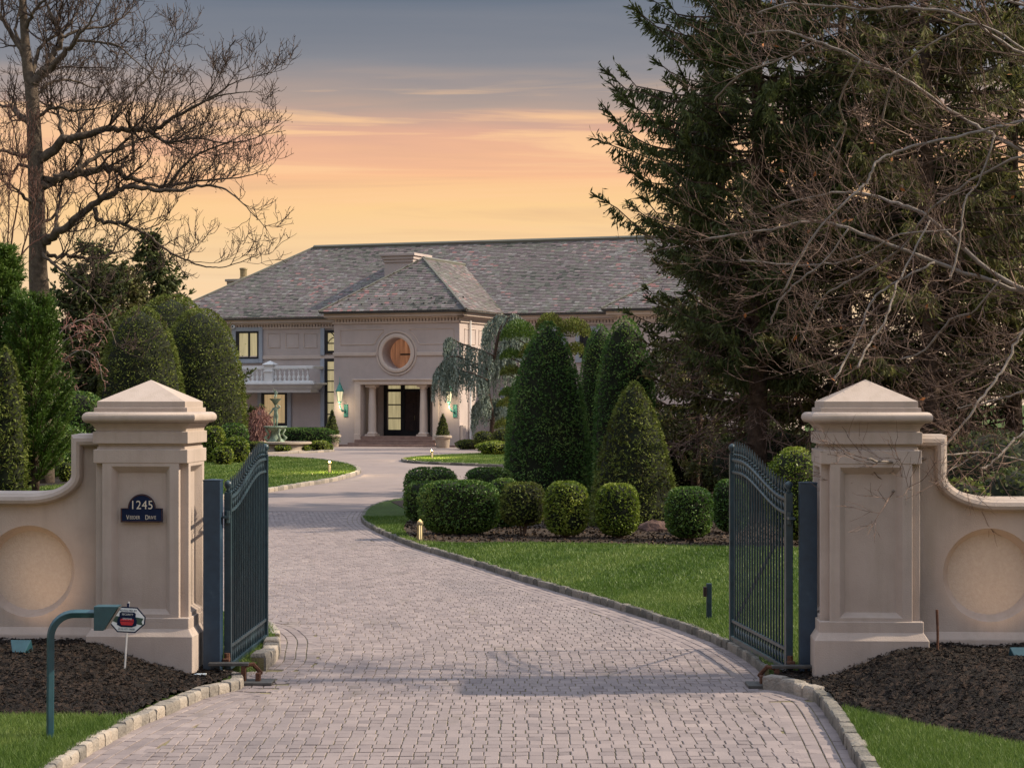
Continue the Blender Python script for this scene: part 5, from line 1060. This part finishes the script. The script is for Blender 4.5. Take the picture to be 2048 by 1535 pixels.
# ------------------------------------------------------------------ conifers
def conifer(name, label, base, H, rmax, m, seed, zlo=1.5, per_m=9, tw=26, tl=(.22, .5), tww=.055, droop=.5, trunk_r=.2, taper=.75, dead=0, hang=.8, group=None, side=None, curv=.35, barkm='sprucebark', rprof=None):
    rng = np.random.default_rng(seed); r = thing(name, tuple(base), label, 'tree', group); b = np.array(base, float)
    mb = MB(); k = np.linspace(0, 1, 9); mb.tube(np.stack([b[0] + .08 * np.sin(k * 5 + seed), b[1] + 0 * k, b[2] - .1 + k * H], 1), trunk_r * (1.05 - k) + .015, 10); mb.build('trunk', M[barkm], r, True)
    nb = int((H - zlo) * per_m); S0 = []; S1 = []; r0 = []; LP = []; LD = []; LL = []
    zs = zlo + (H - zlo) * np.sort(rng.random(nb)) ** 1.0
    for zz in zs:
        t = (zz - zlo) / (H - zlo); L = rmax * (1 - t) ** taper * rng.uniform(.62, 1.12) + .25; az = rng.uniform(0, 2 * np.pi)
        if rprof is not None: L = float(np.interp(zz, *rprof)) * rng.uniform(.6, 1.08) + .15
        if side is not None: L *= 1 + side[1] * math.cos(az - side[0])
        n = 8; s = np.linspace(0, 1, n); dr = np.array([math.cos(az), math.sin(az), 0]); L = max(L, .3)
        rise = .12 * L; zc = zz + rise * s * 1.2 - droop * L * s ** 1.3 + curv * L * s ** 3
        P = b + np.stack([dr[0] * L * s, dr[1] * L * s, zc], 1) + rng.normal(size=(n, 3)) * .02 * L * s[:, None]
        S0 += list(P[:-1]); S1 += list(P[1:]); r0 += list(.012 + .03 * (1 - s[:-1]) * min(1, L / 3))
        # side sprays that hang from the branch
        m_ = int(tw * L * (1 if t < .8 else 1.3)); q = rng.uniform(.16, 1, m_) ** .8; base_p = np.stack([np.interp(q, s, P[:, c]) for c in range(3)], 1)
        lat = np.cross(dr, [0, 0, 1]); sd = rng.choice([-1, 1], m_)[:, None]; ll = rng.uniform(tl[0], tl[1], m_) * (1.15 - .55 * q)
        D = lat * sd * rng.uniform(.15, 1, (m_, 1)) + dr * rng.uniform(.1, .9, (m_, 1)) + np.array([0, 0, -1]) * hang * rng.uniform(.4, 1.3, (m_, 1)); D = unit(D)
        tipm = q > .9; D[tipm] = unit(dr * .8 + np.array([0, 0, .55]) + rng.normal(size=(tipm.sum(), 3)) * .35)
        LP.append(base_p + D * ll[:, None] * .45); LD.append(D); LL.append(ll)
        # short secondary sprays give the feathered outline
        off = base_p + D * ll[:, None] * rng.uniform(.4, .95, (m_, 1)); D2 = unit(D + rng.normal(size=(m_, 3)) * .7); l2 = ll * .55
        LP.append(off + D2 * l2[:, None] * .4); LD.append(D2); LL.append(l2)
    LP = np.concatenate(LP); LD = np.concatenate(LD); LL = np.concatenate(LL)
    mb = MB(); patch = .5 + .5 * np.sin(LP[:, 2] * 1.9 + seed) * np.sin(LP[:, 0] * 1.3 + LP[:, 1] * 1.7)
    leaves(mb, LP, LD, LL, tww * rng.uniform(.7, 1.3, len(LP)), rng, np.clip(.4 * patch + .6 * rng.random(len(LP)), 0, 1)); mb.build('crown', m, r)
    mb = MB(); sticks(mb, np.array(S0), np.array(S1), np.array(r0), np.array(r0) * .8, rng=rng); o = mb.build('branches', M['sprucebark'], r); o['kind'] = 'stuff'
    if dead:
        br = Brancher(seed + 5, wob=.2, up=-.15, twig_r=.008)
        for q in range(dead):
            az = rng.uniform(0, 2 * np.pi); zz = rng.uniform(1.2, zlo + 3.5); P = br.walk(b + [0, 0, zz], np.array([math.cos(az), math.sin(az), -.15]), rng.uniform(1.2, 3.2), 6); br.grow(P, .022, .008, 1, [None, (5, .3, .9, .8), (4, .15, .4, .8)])
        mb = MB(); sticks(mb, np.array(br.tw0), np.array(br.tw1), np.array(br.r0), np.array(br.r1), rng=br.rng); o = mb.build('dead_twigs', M['twigpale'], r); o['kind'] = 'stuff'
    return r
def gpos(px, Z): return ((px - CX) * Z / F, Z, LZ)
conifer('spruce_tree', 'big spruce whose left branches stand against the sunset', gpos(1512, 50), 19, 4.6, M['spruce'], 201, zlo=3.2, per_m=18, tw=54, tl=(.2, .58), tww=.042, droop=.30, trunk_r=.24, taper=.62, dead=90, hang=1.25, rprof=([2, 4.6, 6.7, 9, 11, 12.5, 16, 19], [1.2, 2.3, 3.8, 3.9, 3.4, 2.9, 1.5, .2]))
conifer('spruce_tree', 'tall spruce behind the right pillar with bare lower trunk', gpos(1855, 48), 18, 4.2, M['spruce_y'], 202, zlo=3.4, per_m=15, tw=42, tl=(.2, .58), tww=.044, droop=.45, trunk_r=.22, taper=.6, dead=90, hang=1.1)
conifer('spruce_tree', 'spruce filling the gap between the two big spruces', gpos(1690, 54), 20, 4.6, M['spruce_y'], 203, zlo=2.6, per_m=15, tw=34, tl=(.25, .65), tww=.06, droop=.45, trunk_r=.22, taper=.55, dead=80, hang=1.2)
conifer('spruce_tree', 'spruce rising at the right edge beyond the wall', gpos(2030, 51), 19, 4.6, M['spruce'], 204, zlo=1.0, per_m=15, tw=34, tl=(.25, .65), tww=.06, droop=.45, trunk_r=.22, taper=.55, hang=1.1)
conifer('spruce_tree', 'farther spruce seen between the trunks near the house', gpos(1440, 62), 14, 3.0, M['spruce'], 205, zlo=.6, per_m=18, tw=36, tl=(.22, .55), tww=.055, droop=.4, trunk_r=.2, taper=.6, hang=1.0)
conifer('hemlock_tree', 'bushy hemlock behind the broad yew column', gpos(1395, 58), 5.6, 1.7, M['spruce_y'], 206, zlo=.5, per_m=14, tw=34, tl=(.16, .36), tww=.05, droop=.35, trunk_r=.12, taper=.5, hang=.7, dead=14)
# left conifers
conifer('spruce_tree', 'pointed blue green spruce rising left of the roof', gpos(300, 118), 12.4, 6.4, M['spruce'], 211, zlo=.6, per_m=22, tw=26, tl=(.35, .8), tww=.12, droop=.25, trunk_r=.16, taper=1.05, curv=.32, hang=.8)
conifer('spruce_tree', 'dark dense spruce behind the plane tree trunk', gpos(185, 100), 10.4, 4.6, M['spruce'], 212, zlo=.4, per_m=19, tw=26, tl=(.3, .75), tww=.12, droop=.25, trunk_r=.16, taper=.7, curv=.3, hang=.7)
conifer('spruce_tree', 'second dark spruce between the plane tree and the yew domes', gpos(235, 108), 9.9, 4.6, M['spruce_y'], 213, zlo=.4, per_m=19, tw=22, tl=(.3, .75), tww=.12, droop=.3, trunk_r=.16, taper=.7, hang=.7)
conifer('soft_pine', 'feathery bright green pine behind the left wall', gpos(66, 60), 5.5, 1.05, M['pine'], 221, zlo=.2, per_m=46, tw=120, tl=(.14, .36), tww=.024, droop=-.75, trunk_r=.1, taper=.42, hang=-.9, curv=.1)
conifer('soft_pine', 'taller feathery green pine at the left edge', gpos(2, 61), 7.0, 1.0, M['pine'], 222, zlo=.3, per_m=42, tw=110, tl=(.16, .38), tww=.026, droop=-.75, trunk_r=.1, taper=.55, hang=-.9, curv=.1)

# ------------------------------------------------------------------ weeping blue cedar
def weeping():
    Z = 121.; b = gpos(985, Z); r = thing('weeping_cedar', b, 'weeping blue green cedar hanging over the right lantern', 'tree'); rng = np.random.default_rng(77)
    tr = spline(np.array([A(978, 905, Z), A(985, 840, Z), A(975, 770, Z), A(988, 715, Z), A(1000, 660, Z), A(1015, 640, Z)]), 5); mb = MB(); mb.tube(tr, np.linspace(.16, .07, len(tr)), 7); mb.build('trunk', M['sprucebark'], r, True)
    arms = [[(990, 712), (960, 700), (925, 688), (898, 676), (888, 690)], [(980, 740), (940, 722), (905, 712), (880, 730), (866, 752)], [(1000, 665), (1015, 636), (990, 634), (965, 660)], [(1010, 642), (1030, 630), (1055, 650)], [(985, 720), (1005, 700), (1030, 720)], [(978, 790), (960, 800), (945, 815)], [(980, 800), (1000, 800), (1015, 815)], [(975, 760), (940, 745), (900, 740), (885, 752)]]
    LP = []; LD = []; LL = []
    for ia, a in enumerate(arms):
        P = spline(np.array([A(x, y, Z - rng.uniform(-1.2, 1.2)) for x, y in a]), 6); mb = MB(); mb.tube(P, np.linspace(.06, .025, len(P)), 5); mb.build('limb', M['sprucebark'], r, True)
        d = np.linspace(0, 1, len(P)); ns = 125
        for _ in range(ns):
            q = rng.uniform(.05, 1); p = np.array([np.interp(q, d, P[:, c]) for c in range(3)]); L = px2m(rng.uniform(25, 95 if ia < 5 else 60), Z) * rng.uniform(.5, 1.1); n = int(L / .075)
            s = np.linspace(0, 1, n + 2); pts = p + np.stack([rng.normal() * .09 * s + .03 * np.sin(s * 6 + rng.random() * 6), rng.normal() * .4 * s, -L * s], 1)
            for _k in range(2):
                LP.append(pts + rng.normal(size=pts.shape) * .03); LD.append(np.array([0, 0, -1]) + rng.normal(size=pts.shape) * .28); LL.append(rng.uniform(.1, .2, len(pts)))
    LP = np.concatenate(LP); keep = LP[:, 2] > .3; mb = MB(); leaves(mb, LP[keep], np.concatenate(LD)[keep], np.concatenate(LL)[keep], .06, rng); mb.build('crown', M['cedar'], r)
weeping()
# cloud pruned pine
def cloud():
    Z = 112.; r = thing('cloud_pruned_pine', gpos(1052, Z), 'cloud pruned pine with flat green pads behind the tallest cone', 'tree'); rng = np.random.default_rng(78)
    tr = spline(np.array([A(1050, 906, Z), A(1058, 830, Z), A(1046, 760, Z), A(1060, 700, Z), A(1085, 660, Z)]), 5); mb = MB(); mb.tube(tr, np.linspace(.16, .06, len(tr)), 7); mb.build('trunk', M['sprucebark'], r, True)
    for k, (px, py, w, h) in enumerate([(1038, 664, 78, 44), (1148, 658, 74, 42), (1100, 645, 60, 36), (1022, 709, 46, 24), (1062, 700, 50, 30), (1022, 742, 46, 24), (1020, 784, 44, 20), (1016, 806, 46, 22), (1010, 848, 44, 24), (1050, 846, 40, 24), (1150, 700, 50, 30)]):
        c = A(px, py + h * .4, Z + rng.uniform(-.8, .8)); a_ = px2m(w / 2, Z); hh = px2m(h, Z); n = int(900 * (a_ / .6) ** 2); an = rng.uniform(0, 2 * np.pi, n); rr = np.sqrt(rng.random(n)) * a_; top = hh * np.sqrt(np.clip(1 - (rr / a_) ** 2, 0, 1)) * rng.uniform(.35, 1, n)
        P = c + np.stack([rr * np.cos(an), rr * np.sin(an), top], 1); D = rng.normal(size=(n, 3)) * .5 + np.array([0, 0, 1]) + np.stack([np.cos(an), np.sin(an), 0 * an], 1) * (rr / a_)[:, None]; mb = MB(); leaves(mb, P, D, rng.uniform(.1, .2, n), .05, rng); mb.build('foliage_pad', M['yew2'] if k % 3 else M['pine'], r)
        j = int(np.argmin(np.linalg.norm(tr - c, axis=1))); mb = MB(); mb.tube([tr[j] - (0, 0, .2), (tr[j] + c) / 2 + (0, 0, -.05), c + (0, 0, .05)], [.05, .04, .03], 5); mb.build('limb', M['sprucebark'], r)
cloud()

# ------------------------------------------------------------------ bare trees
def limbs(br, L, Z, spec, w0, sp=6, depth=1.5, t0=.12):
    for pts, wpx, zo in L:
        ph = br.rng.uniform(0, 6); n = len(pts); P = np.array([A(x, y, Z + zo * (i / (n - 1)) + .0) for i, (x, y) in enumerate(pts)]); Q = spline(P, sp)
        br.grow(Q, px2m(wpx, Z) / 2 * w0, .012, 0, spec, t0)
Z = 68.; root = thing('plane_tree', gpos(80, Z), 'big bare plane tree with spreading limbs at the upper left', 'tree'); br = Brancher(301, wob=.24, up=.55, twig_r=.0095, balls=.14)
tp = spline(np.array([(*gpos(84, Z)[:2], -.1), A(80, 640, Z), A(76, 537, Z), A(75, 465, Z), A(70, 303, Z), A(63, 180, Z), A(55, 136, Z), A(45, 0, Z), A(38, -160, Z)]), 5)
mb = MB(); mb.tube(tp, np.interp(np.arange(len(tp)), [0, 5, 10, 20, 30, 40], [.42, .34, .30, .25, .17, .06]), 12); mb.build('trunk', M['bark'], root, True)
PL = [([(70, 170), (100, 121), (121, 76), (100, 24), (82, -20), (75, -90)], 17, 1), ([(76, 152), (127, 109), (151, 79), (182, 39), (215, -30)], 15, -1.5), ([(82, 322), (121, 285), (151, 273), (212, 260), (263, 257), (303, 266), (333, 285), (394, 276), (454, 285), (505, 252)], 19, -1.0),
      ([(300, 262), (348, 236), (403, 206), (454, 188), (520, 184)], 9, -2), ([(403, 206), (440, 184), (472, 164), (545, 145)], 5, -1), ([(85, 372), (121, 354), (182, 342), (230, 339), (257, 354), (291, 366), (333, 372), (409, 360), (485, 354), (535, 338)], 19, 1.5),
      ([(150, 344), (197, 312), (257, 291), (303, 273), (360, 300), (420, 318)], 9, 2), ([(88, 484), (112, 465), (170, 424), (212, 391), (257, 375), (333, 382), (394, 373), (445, 376), (485, 406), (532, 456)], 18, -2), ([(189, 415), (202, 441), (246, 449), (290, 466), (328, 496), (378, 523), (419, 534), (460, 531), (522, 507)], 9, -1.5),
      ([(76, 503), (104, 511), (137, 512), (178, 518), (219, 509), (238, 479), (274, 452), (330, 430)], 9, 1), ([(77, 500), (96, 518), (123, 540), (150, 564), (186, 597), (213, 633), (233, 693)], 7, -3), ([(68, 262), (30, 218), (0, 209), (-60, 190)], 15, 1), ([(62, 320), (27, 306), (-10, 303), (-70, 320)], 11, -1), ([(56, 140), (18, 61), (-10, 14), (-40, -60)], 13, .5),
      ([(160, 345), (162, 300), (158, 250), (150, 190), (170, 120)], 9, 1.5), ([(125, 285), (112, 221), (76, 197), (90, 130)], 8, 2), ([(212, 262), (250, 200), (300, 150), (330, 90)], 6, 1), ([(150, 80), (200, 85), (235, 92), (280, 130), (330, 165)], 6, -2), ([(263, 258), (268, 320), (265, 355)], 6, 0), ([(110, 460), (118, 400), (125, 360)], 9, .5), ([(190, 345), (230, 300), (300, 230), (330, 140), (345, 80)], 5, -1.5), ([(333, 372), (380, 320), (440, 290), (500, 280), (560, 250)], 6, -1),
      ([(66, 200), (95, 170), (140, 160), (190, 175), (230, 160)], 8, 2), ([(60, 150), (85, 90), (130, 60), (160, 10), (180, -50)], 9, 2), ([(50, 60), (70, 20), (110, -20), (150, -60)], 9, -1), ([(66, 240), (110, 215), (150, 222), (200, 215), (250, 190)], 8, -2.5), ([(52, 100), (30, 60), (40, 10), (30, -50)], 8, 1.5), ([(72, 340), (40, 330), (20, 350), (-20, 345)], 8, 1), ([(121, 76), (160, 60), (220, 50), (260, 20), (275, -20)], 7, 1), ([(74, 420), (45, 390), (20, 370), (-20, 380)], 9, -1.5), ([(76, 450), (110, 430), (140, 395), (150, 360)], 7, 2.5)]
limbs(br, PL, Z, [(3.7, .9, 2.9, .85), (4.8, .35, 1.2, .8), (5.6, .2, .6, .75)], 1.12)
br.emit(root, M['bark'], M['darktwig'])
Z = 65.; root = thing('bare_red_tree', gpos(6, Z), 'reddish bare twiggy tree at the far left edge', 'tree'); br = Brancher(302, wob=.2, up=.8, twig_r=.007)
RL = [([(4, 970), (8, 760), (12, 600), (16, 500), (20, 380), (28, 250)], 9, 0), ([(12, 620), (40, 520), (62, 440), (80, 360)], 7, -1), ([(12, 640), (-10, 500), (-20, 380)], 8, 1), ([(14, 560), (50, 500), (90, 470), (120, 430)], 6, 1), ([(14, 540), (30, 440), (45, 340), (60, 250)], 6, -1)]
limbs(br, RL, Z, [(5.0, .6, 1.8, .7), (5.5, .3, .9, .7), (5, .15, .5, .7)], .8, t0=.4); br.emit(root, M['barkred'], M['barkred'])
Z = 84.; root = thing('contorted_shrub', gpos(130, Z), 'bare contorted pinkish shrub between the left pine and the yew domes', 'shrub'); br = Brancher(303, wob=.5, up=-.1, twig_r=.014)
CL = [([(110, 800), (108, 730), (120, 690), (150, 670), (185, 660), (210, 690)], 8, 0), ([(110, 760), (130, 720), (165, 700), (195, 720), (205, 760)], 6, -1), ([(110, 700), (125, 660), (160, 640), (200, 640), (225, 665)], 6, 1), ([(108, 740), (125, 745), (150, 770), (160, 790)], 5, .5)]
limbs(br, CL, Z, [(4.5, .5, 1.4, .9), (4.5, .3, .8, .9)], .6); br.emit(root, M['barkpale'], M['redtwig'])
# weeping red maple by the fountain
Z = 117.; root = thing('weeping_maple', gpos(520, Z), 'bare weeping red maple mound left of the fountain', 'shrub'); rng = np.random.default_rng(304)
b = np.array(gpos(518, Z)); mb = MB(); mb.tube([b, b + (.1, 0, .5), b + (-.1, .1, 1.1), b + (.1, 0, 1.7)], [.12, .1, .08, .05], 6); mb.build('trunk', M['barkred'], root, True)
n = 2600; an = rng.uniform(0, 2 * np.pi, n); el = np.arccos(rng.uniform(0, 1, n)); rad_ = px2m(31, Z) * rng.uniform(.55, 1.0, n); hgt = px2m(95, Z)
p0 = b + np.stack([rad_ * np.sin(el) * np.cos(an), rad_ * np.sin(el) * np.sin(an), .35 + (hgt - .5) * np.cos(el) * (rad_ / px2m(31, Z))], 1); d = np.stack([np.cos(an) * .5, np.sin(an) * .5, -1 + 0 * an], 1) + rng.normal(size=(n, 3)) * .5
p0[:, 2] += .0; p1 = p0 + unit(d) * rng.uniform(.2, .6, (n, 1)); mb = MB(); sticks(mb, p0, p1, .013, .006, rng=rng)
for k in range(14):
    a = k * .45; q = b + np.array([math.cos(a) * .9, math.sin(a) * .9, 1.9]); sticks(mb, np.array([b + (0, 0, 1.4)]), np.array([q]), .03, .015)
o = mb.build('twigs', M['redtwig'], root); o['kind'] = 'stuff'
# beech outside the right wall, its branches hang in front of the spruces
Z = 21.; TX = 6.9; root = thing('bare_beech', (TX, Z, .1), 'pale bare tree reaching in from the right edge over the wall', 'tree'); br = Brancher(305, wob=.13, up=.28, twig_r=.0022)
tp = spline(np.array([(TX, Z, -.05), (TX - .05, Z, 1.5), (TX + .05, Z + .1, 3.2), (TX, Z, 5.2), (TX - .1, Z, 7.5)]), 5); mb = MB(); mb.tube(tp, np.linspace(.21, .09, len(tp)), 12); mb.build('trunk', M['barkpale'], root, True)
BL = [([(2385, 690), (2200, 628), (2048, 584), (1869, 525), (1697, 457), (1623, 444), (1526, 461), (1412, 478)], 22, 1.5), ([(2150, 612), (2010, 562), (1860, 439), (1785, 404), (1724, 387), (1649, 389), (1543, 417)], 18, 2.5), ([(2380, 420), (2200, 370), (2048, 303), (1983, 268), (1917, 233), (1807, 158), (1719, 119), (1631, 83), (1565, 62), (1490, 70)], 20, 2),
      ([(2380, 250), (2200, 170), (2048, 110), (1917, 31), (1807, 15), (1728, 20), (1587, 7), (1515, 28)], 16, 1), ([(2380, 260), (2200, 220), (2048, 242), (1961, 264), (1807, 299), (1754, 325), (1737, 360), (1710, 387), (1631, 466), (1565, 585)], 12, -.5), ([(2048, 100), (1957, 48), (1886, 75), (1825, 114), (1785, 163), (1763, 246)], 9, 1),
      ([(2300, 640), (2150, 600), (2048, 662), (2016, 722), (1986, 767), (1947, 818), (1890, 896)], 12, -.8), ([(2380, 760), (2200, 800), (2048, 866), (2022, 887), (1980, 929), (1962, 936)], 9, -1), ([(2380, 740), (2180, 760), (2048, 782), (1980, 803), (1915, 816)], 9, .6), ([(1869, 525), (1800, 560), (1745, 600), (1720, 660), (1690, 720), (1668, 760)], 8, -1), ([(1860, 440), (1820, 520), (1790, 580), (1770, 640), (1735, 690), (1715, 735)], 7, -1.2),
      ([(1697, 457), (1650, 520), (1600, 560), (1560, 600), (1540, 650)], 6, .5), ([(1990, 270), (1960, 360), (1930, 400), (1920, 480), (1900, 560)], 7, -.5), ([(1720, 120), (1680, 200), (1690, 260), (1650, 330)], 6, 1), ([(2048, 310), (1980, 340), (1860, 420), (1800, 500), (1700, 560), (1640, 600), (1600, 690)], 10, 1.5), ([(2100, 30), (1980, -10), (1850, -40)], 10, .5),
      ([(2000, 560), (1950, 620), (1900, 640), (1850, 700), (1800, 720)], 6, .6), ([(2200, 960), (2048, 920), (1960, 905), (1880, 912), (1800, 925), (1735, 918)], 5, -1.6), ([(1960, 905), (1900, 940), (1850, 965), (1785, 982)], 3, -1.3), ([(1912, 460), (1800, 470), (1700, 520), (1600, 530), (1480, 520)], 6, 2), ([(1631, 83), (1560, 120), (1480, 150), (1430, 200)], 5, 2)]
limbs(br, BL, Z, [(6.0, .5, 1.7, .62), (7.5, .2, .75, .6), (9, .1, .34, .6)], .62, t0=.1); br.emit(root, M['barkpale'], M['twigpale'])
rng = np.random.default_rng(9); q = np.array(br.tw1)[rng.choice(len(br.tw1), 46)]; mb = MB(); leaves(mb, q, rng.normal(size=q.shape) + [0, 0, -.8], .07, .035, rng); o = mb.build('dead_leaves', M['deadleaf'], root); o['kind'] = 'stuff'
# rock in the bed
p0 = G(1312, 1062, LZ); mb = MB(); rng = np.random.default_rng(5); rs = []
for q, s_ in ((-.05, .42), (.06, .46), (.16, .36), (.22, .16)):
    a = np.arange(9) * 2 * np.pi / 9; rs.append(p0 + np.stack([np.cos(a) * s_ * rng.uniform(.75, 1.1, 9), np.sin(a) * s_ * .7 * rng.uniform(.75, 1.1, 9), q + rng.normal(size=9) * .02], 1))
mb.rings(rs); tag(mb.build('garden_rock', M['rock']), 'red brown rock under the olive yew cone', 'rock')

# ------------------------------------------------------------------ fountain
Z = 114.5; fx = (551 - CX) * Z / F; fr = thing('fountain', (fx, Z, .05), 'bronze tiered fountain with figures in a stone basin', 'fountain')
zf = lambda py: HC - (py - HY) * Z / F
mb = MB(); mb.lathe([(1.6, 0), (1.6, .12), (1.5, .16), (1.5, .42), (1.65, .48), (1.65, .58), (1.45, .6), (1.4, .5), (1.4, .3)], fx + .35, Z, 32); smooth_by(mb.build('basin', M['stone'], fr), 35)
mb = MB(); mb.lathe([(.5, .3), (.5, .62), (.42, .7), (.3, .8), (.24, 1.1), (.3, 1.3), (.2, 1.4)], fx, Z, 16); smooth_by(mb.build('pedestal', M['bronze'], fr), 40)
for k in range(4):
    a = k * math.pi / 2 + .5; d = np.array([math.cos(a), math.sin(a), 0]); b = np.array([fx, Z, 0]); mb = MB(); mb.tube([b + d * .45 + (0, 0, .65), b + d * .62 + (0, 0, .8), b + d * .4 + (0, 0, 1.0), b + d * .55 + (0, 0, 1.25), b + d * .5 + (0, 0, 1.36)], [.1, .09, .07, .08, .05], 7); mb.build('dolphin_support', M['bronze'], fr, True)
zb = zf(853); mb = MB(); mb.lathe([(.1, zb - .22), (.35, zb - .18), (.6, zb - .05), (.66, zb), (.64, zb + .03), (.5, zb - .02), (.1, zb - .08)], fx, Z, 24); smooth_by(mb.build('lower_bowl', M['bronze'], fr), 40)
zu = zf(797.5); mb = MB(); mb.lathe([(.06, zu - .35), (.1, zu - .28), (.2, zu - .12), (.32, zu - .02), (.34, zu + .02), (.3, zu + .02), (.05, zu - .05)], fx, Z, 20); smooth_by(mb.build('upper_bowl', M['bronze'], fr), 40)
def figure(name, J, E, rad, root, m):
    me = bpy.data.meshes.new(name); me.from_pydata([tuple(np.array(p) - LOC[root]) for p in J], E, []); o = bpy.data.objects.new(name, me); COL.objects.link(o); o.parent = root
    s_ = o.modifiers.new('skin', 'SKIN'); lay = me.skin_vertices if me.skin_vertices else None
    if not me.skin_vertices:
        with bpy.context.temp_override(object=o, active_object=o, selected_objects=[o]):
            try: bpy.ops.mesh.customdata_skin_add()
            except Exception: pass
    if me.skin_vertices:
        for i, rr2 in enumerate(rad): me.skin_vertices[0].data[i].radius = (rr2, rr2)
        me.skin_vertices[0].data[0].use_root = True
    sb = o.modifiers.new('sub', 'SUBSURF'); sb.levels = 2; sb.render_levels = 2; me.materials.append(m); return o
def human(name, base, h, arms, sway, seat=False):
    f_ = lambda x, y, zz: (base[0] + x * h, base[1] + y * h, base[2] + zz * h)
    J = [f_(sway * .5, 0, .52), f_(sway * .3, 0, .64), f_(0, 0, .78), f_(0, 0, .83), f_(.01, -.01, .875), f_(.015, -.015, .94), f_(-.09, 0, .79), f_(.09, 0, .79)]
    E = [(0, 1), (1, 2), (2, 3), (3, 4), (4, 5), (2, 6), (2, 7)]; rd = [.085, .07, .08, .035, .055, .05, .042, .042]
    for s_, k in ((-1, 6), (1, 7)):
        el, ha = arms[0 if s_ < 0 else 1]; J += [f_(*el), f_(*ha)]; n_ = len(J); E += [(k, n_ - 2), (n_ - 2, n_ - 1)]; rd += [.032, .024]
    for s_ in (-1, 1):
        kn = f_(s_ * .055 + sway * .2, -.04 if s_ < 0 else -.01, .28) if not seat else f_(s_ * .06, -.16, .5); ft = f_(s_ * .05, 0, .03) if not seat else f_(s_ * .06, -.15, .28)
        J += [f_(s_ * .05 + sway * .5, 0, .5), kn, ft, (ft[0], ft[1] - .09 * h, ft[2] - .012 * h)]; n_ = len(J); E += [(0, n_ - 4), (n_ - 4, n_ - 3), (n_ - 3, n_ - 2), (n_ - 2, n_ - 1)]; rd += [.062, .045, .03, .024]
    return figure(name, J, E, [q * h for q in rd], fr, M['bronze'])
human('standing_figure', (fx, Z, zb - .05), zf(806) - zb + .05, [((-.16, -.02, .66), (-.26, -.04, .54)), ((.2, 0, .86), (.08, -.02, .93))], .04)
human('cherub_figure', (fx, Z, zu - .18), zf(777) - zu + .15, [((-.12, -.02, .92), (-.16, -.02, 1.06)), ((.15, -.05, .68), (.08, -.12, .62))], .03, True)
# camera under the eave
uc, zc = UV(466.5, 653, VW - .3); r = thing('security_camera', tuple(TH(np.array([[uc, VW - .3, zc]]))[0]), 'small white dome security camera under the left eave', 'camera')
mb = MB(lambda V: TH(V)); a = np.linspace(0, 2 * np.pi, 13)[:-1]
mb.rings([np.stack([uc + q * np.cos(a), np.full(12, VW - .3 + y), zc + q * np.sin(a)], 1) for q, y in ((.06, .3), (.1, .1), (.14, .02), (.13, -.06), (.07, -.1))]); smooth_by(mb.build('housing', M['white'], r), 40)
mb = MB(lambda V: TH(V)); mb.rings([np.stack([uc + q * np.cos(a), np.full(12, VW - .3 + y), zc + q * np.sin(a)], 1) for q, y in ((.065, -.095), (.06, -.125), (.02, -.14))]); mb.build('lens', M['black'], r)

# ------------------------------------------------------------------ fallen leaves on the bed
n = 9000; P = np.stack([RNG.uniform(-4, 9, n), RNG.uniform(38, 46, n)], 1); P = P[inside(P, shrub_bed)]; mb = MB()
leaves(mb, np.concatenate([P, np.full((len(P), 1), LZ + .03)], 1), RNG.normal(size=(len(P), 3)) * [1, 1, .4], RNG.uniform(.04, .1, len(P)), .04); tag(mb.build('fallen_leaves', M['leaflitter']), 'brown leaf litter on the soil under the clipped shrubs', 'leaves', kind='stuff')
